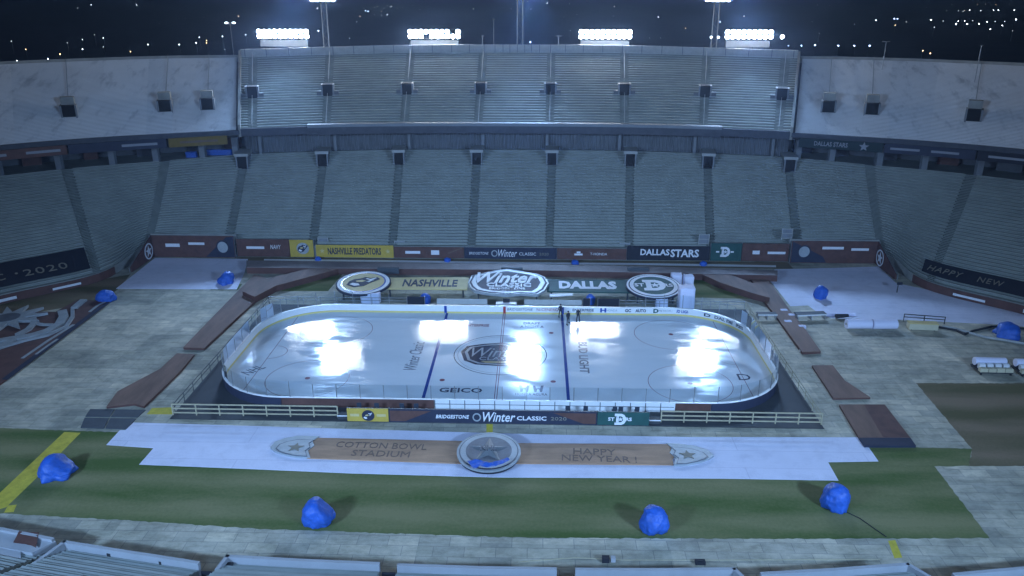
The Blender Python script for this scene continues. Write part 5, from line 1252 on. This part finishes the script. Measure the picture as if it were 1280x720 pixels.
# ================================================================== the two people on the ice
def person(px, py, label, coat, hat, pose):
    p = P(px, py, .066); t = None
    J = {'pel': (0, 0, .95), 'chest': (0, .02, 1.32), 'neck': (0, .03, 1.5), 'head0': (0, .02, 1.58), 'head1': (0, .02, 1.72),
         'shl': (-.19, .02, 1.42), 'shr': (.19, .02, 1.42)}
    s = pose
    J.update({'ell': (-.27, .04-.08*s, 1.15), 'elr': (.27, .04+.08*s, 1.15), 'hal': (-.26, -.12-.05*s, .93), 'har': (.27, -.05+.14*s, .92),
              'hil': (-.1, 0, .9), 'hir': (.1, 0, .9), 'knl': (-.14-.08*abs(s), -.16*s, .5), 'knr': (.14+.08*abs(s), .12*s, .5), 'anl': (-.18-.12*abs(s), -.22*s, .08), 'anr': (.18+.14*abs(s), .30*s, .08), 'tol': (-.2-.12*abs(s), -.22*s-.18, .03), 'tor': (.21+.14*abs(s), .30*s-.17, .03)})
    E_ = [('pel', 'chest'), ('chest', 'neck'), ('neck', 'head0'), ('head0', 'head1'), ('chest', 'shl'), ('chest', 'shr'), ('shl', 'ell'), ('shr', 'elr'), ('ell', 'hal'), ('elr', 'har'), ('pel', 'hil'), ('pel', 'hir'), ('hil', 'knl'), ('hir', 'knr'), ('knl', 'anl'), ('knr', 'anr'), ('anl', 'tol'), ('anr', 'tor')]
    Rr = dict(pel=.16, chest=.17, neck=.06, head0=.085, head1=.09, shl=.085, shr=.085, ell=.06, elr=.06, hal=.045, har=.045, hil=.11, hir=.11, knl=.075, knr=.075, anl=.055, anr=.055, tol=.045, tor=.045)
    names = list(J); me = bpy.data.meshes.new('person'); me.from_pydata([J[k] for k in names], [(names.index(a), names.index(b)) for a, b in E_], []); me.update()
    o = bpy.data.objects.new('person', me); col.objects.link(o); o.modifiers.new('s', 'SKIN')
    for i, k in enumerate(names):
        sv = me.skin_vertices[0].data[i]; sv.radius = (Rr[k], Rr[k]); sv.use_root = (k == 'pel')
    ss = o.modifiers.new('u', 'SUBSURF'); ss.levels = 2; ss.render_levels = 2
    dg = bpy.context.evaluated_depsgraph_get(); m2 = bpy.data.meshes.new_from_object(o.evaluated_get(dg)); bpy.data.objects.remove(o)
    m2.materials.clear(); m2.materials.append(M[coat]); m2.materials.append(M['skin'])
    for f in m2.polygons:
        f.use_smooth = True; c_ = f.center
        if (c_.z > 1.54 and c_.z < 1.74) or (c_.z < 1.0 and abs(c_.x) > .22 and c_.z > .84): f.material_index = 1
    b = bpy.data.objects.new('person', m2); col.objects.link(b); b.location = p; b.rotation_euler = (0, 0, .5*pose); tag(b, label, 'person')
    bm = bmesh.new(); bmesh.ops.create_uvsphere(bm, u_segments=16, v_segments=10, radius=.125)
    for v in bm.verts: v.co = Vector((v.co.x*.95, v.co.y*1.1, v.co.z*.8 if v.co.z > -.04 else -.03))
    hm = bpy.data.meshes.new('hat'); bm.to_mesh(hm); bm.free(); hm.materials.append(M[hat]); h = bpy.data.objects.new('hat', hm); link(h, b); h.location = (0, .02, 1.73)
    for sx, an in ((-1, 'anl'), (1, 'anr')):
        q = J[an]; bo = MB().prism([Vector((q[0]-.06, q[1]-.24, 0)), Vector((q[0]+.06, q[1]-.24, 0)), Vector((q[0]+.06, q[1]+.1, 0)), Vector((q[0]-.06, q[1]+.1, 0))], .13).build('boot', M['rubber'], b, world=False)
    # face: nose and eyes
    fc = MB().box((0, -.105, 1.64), (.03, .04, .05)); fc.build('nose', M['skin'], b, world=False)
    for sx in (-1, 1): MB().box((sx*.035, -.095, 1.675), (.025, .02, .015)).build('eye', M['cloth_dark'], b, world=False)
    return b
person(710, 405, 'person in dark clothes striding on the ice beside the right blue line', 'cloth_dark', 'cloth_dark', 1.0)
person(722.5, 401.5, 'person in dark clothes with a white helmet standing on the ice by the far boards', 'cloth_dark', 'helmet', .15)
person(700.5, 396, 'person in dark clothes standing at the far boards on the right blue line', 'cloth_dark', 'cloth_dark', .2)

# ================================================================== near stand at the bottom edge
ns = thing('near_grandstand', 'near stand at the bottom edge with white front parapet and grey bench rows', 'grandstand', (0, -42, 0))
ZP = 2.2
def parapet(pts, h=1.15, th=.28):
    q = [P(x, y, ZP) for x, y in pts]
    for a, b in zip(q[:-1], q[1:]):
        d = (b-a).normalized(); n_ = Vector((d.y, -d.x, 0))
        if n_.y > 0: n_ = -n_
        mb = MB().prism([Vector((v.x, v.y, 0)) for v in (a, b, b+n_*th, a+n_*th)], ZP); mb.build('parapet', M['parapet_paint'], ns)
PAR = [[(-90, 641), (-30, 653), (0, 658.5), (68, 672)], [(80, 675), (165, 688.5), (250, 701.5)], [(283, 693), (380, 698.5), (475, 702.5)], [(497, 704), (600, 707.5), (696, 709)], [(719, 709.5), (820, 710), (919, 709)], [(950, 715), (1040, 710), (1135, 703)], [(1190, 716), (1240, 711.5), (1290, 707), (1400, 697)]]
for q in PAR: parapet(q)
for q in ([(80, 675), (41, 703)], [(283, 693), (268, 712)], [(919, 709), (934, 723)], [(1135, 703), (1168, 722)]): parapet(q)
# rows behind the parapet
for k, q in enumerate(PAR):
    f = [P(x, y, ZP) for x, y in q]
    if k == 1: f = [P(88, 676.3, ZP)]+f[1:]
    cs = []
    sec = None
    for r_ in range(16):
        d0, d1 = .45+r_*.85, .45+(r_+1)*.85; z = (1.2 if k == 0 else 1.75)+r_*.36
        L0, L1 = [], []
        for i, p in enumerate(f):
            t_ = (f[min(i+1, len(f)-1)]-f[max(i-1, 0)]).normalized(); n_ = Vector((t_.y, -t_.x, 0)); n_ = -n_ if n_.y > 0 else n_
            L0.append(Vector((p.x, p.y, 0))+n_*d0); L1.append(Vector((p.x, p.y, 0))+n_*d1)
        mb = MB()
        for i in range(len(f)-1): mb.prism([L0[i]+Z*(z-.5), L0[i+1]+Z*(z-.5), L1[i+1]+Z*(z-.5), L1[i]+Z*(z-.5)], .5)
        if sec is None: sec = mb.build('seating_section', M['near_step'], ns)
        else: mb.build('row_step', M['near_step'], sec)
        mb = MB()
        for i in range(len(f)-1):
            a, b, c_, d = L0[i].lerp(L1[i], .45), L0[i+1].lerp(L1[i+1], .45), L0[i+1].lerp(L1[i+1], .8), L0[i].lerp(L1[i], .8); mb.prism([v+Z*(z+.14) for v in (a, b, c_, d)], .05)
        mb.build('bench', M['near_bench'], sec)
# aisle floors between the sections and dark gates in the gaps
for (x0, x1, y0, y1, rail) in ((252, 272, 702, 703, 1), (477, 496, 703.5, 704, 1), (697.5, 718, 709.5, 709.5, 1), (70, 80, 673, 676, 0)):
    a, b = P(x0, y0, ZP), P(x1, y1, ZP); a.z = b.z = 0
    MB().prism([a+Vector((.05, -.35, 0)), b+Vector((-.05, -.35, 0)), b+Vector((-.05, -.45, 0)), a+Vector((.05, -.45, 0))], 1.7).build('gate', M['cloth_dark'], ns)
for x0, x1 in ((-19.7, -18.0), (-6.9, -5.6), (5.7, 7.1), (18.2, 20.1), (30.6, 33.2)):
    st_ = MB()
    for r_ in range(16): st_.prism([(x0, -40.2-r_*.85, .1), (x1, -40.2-r_*.85, .1), (x1, -41.05-r_*.85, .1), (x0, -41.05-r_*.85, .1)], 1.2+r_*.36)
    st_.build('aisle_stair', M['aisle_concrete'], ns)
# white platform and the things on it at the left
a = [P(x, y, 2.0) for x, y in [(-60, 664), (0, 662), (70, 676.5), (40, 691), (0, 684), (-60, 690)]]
MB().prism([Vector((p.x, p.y, 1.5)) for p in a], .5).build('platform', M['parapet_paint'], ns)
a = [P(x, y, 1.9) for x, y in [(-60, 678), (0, 684), (26, 690), (26, 699), (0, 697), (-60, 690)]]
MB().prism([Vector((p.x, p.y, 1.2)) for p in a], .75).build('parapet', M['parapet_paint'], ns)
scrap('dark brown cloth hanging over the white platform at the bottom left', [(24, 665), (49, 666.5), (45, 685), (37, 682), (17, 679)], 2.12, 'sign_brown', 'dark_cloth', 'cloth', .05)
for (x, y, lab) in ((139, 693, 'small dark speaker on the parapet of the near stand, first from the left'), (204, 703, 'small dark speaker on the parapet of the near stand, second from the left'), (287, 707, 'small dark box behind the parapet beside the first aisle gap')):
    p = P(x, y, 1.7); tag(MB().box(p, (.5, .3, .35)).tube(p+Vector((0, .16, 0)), p+Vector((0, .2, 0)), .12, n=10).build('small_speaker', M['rubber']), lab, 'speaker')
p = P(757, 702); t = thing('equipment_bag', 'small dark and white bag on the floor in front of the near stand', 'bag', p); MB().box(p+Z*.22, (.55, .4, .42)).build('body', M['cloth_dark'], t); MB().box(p+Vector((.55, 0, .25)), (.35, .35, .36)).build('pouch', M['parapet_paint'], t)
p = P(875, 704.5); t = thing('equipment_bag', 'flat dark bag on the floor in front of the near stand parapet', 'bag', p); MB().box(p+Z*.14, (.75, .4, .26)).build('body', M['cloth_dark'], t); MB().tube(p+Vector((-.2, 0, .29)), p+Vector((.2, 0, .29)), .04, n=6).build('handle', M['rubber'], t)

# ================================================================== night air: thin even haze round everything
def haze_box(density, colr, aniso):
    m = bpy.data.materials.new('haze'); m.use_nodes = True; nt = m.node_tree
    for n in list(nt.nodes):
        if n.type != 'OUTPUT_MATERIAL': nt.nodes.remove(n)
    out = [n for n in nt.nodes if n.type == 'OUTPUT_MATERIAL'][0]
    v = nt.nodes.new('ShaderNodeVolumePrincipled'); v.inputs['Color'].default_value = (*colr, 1); v.inputs['Density'].default_value = density; v.inputs['Anisotropy'].default_value = aniso
    nt.links.new(v.outputs[0], out.inputs['Volume'])
    o = MB().prism([(-9100, -500, -1.3), (9100, -500, -1.3), (9100, 7100, -1.3), (-9100, 7100, -1.3)], 53.3).build('haze', m)
    o['kind'] = 'stuff'
haze_box(.0005, (.38, .58, 1.0), .68)
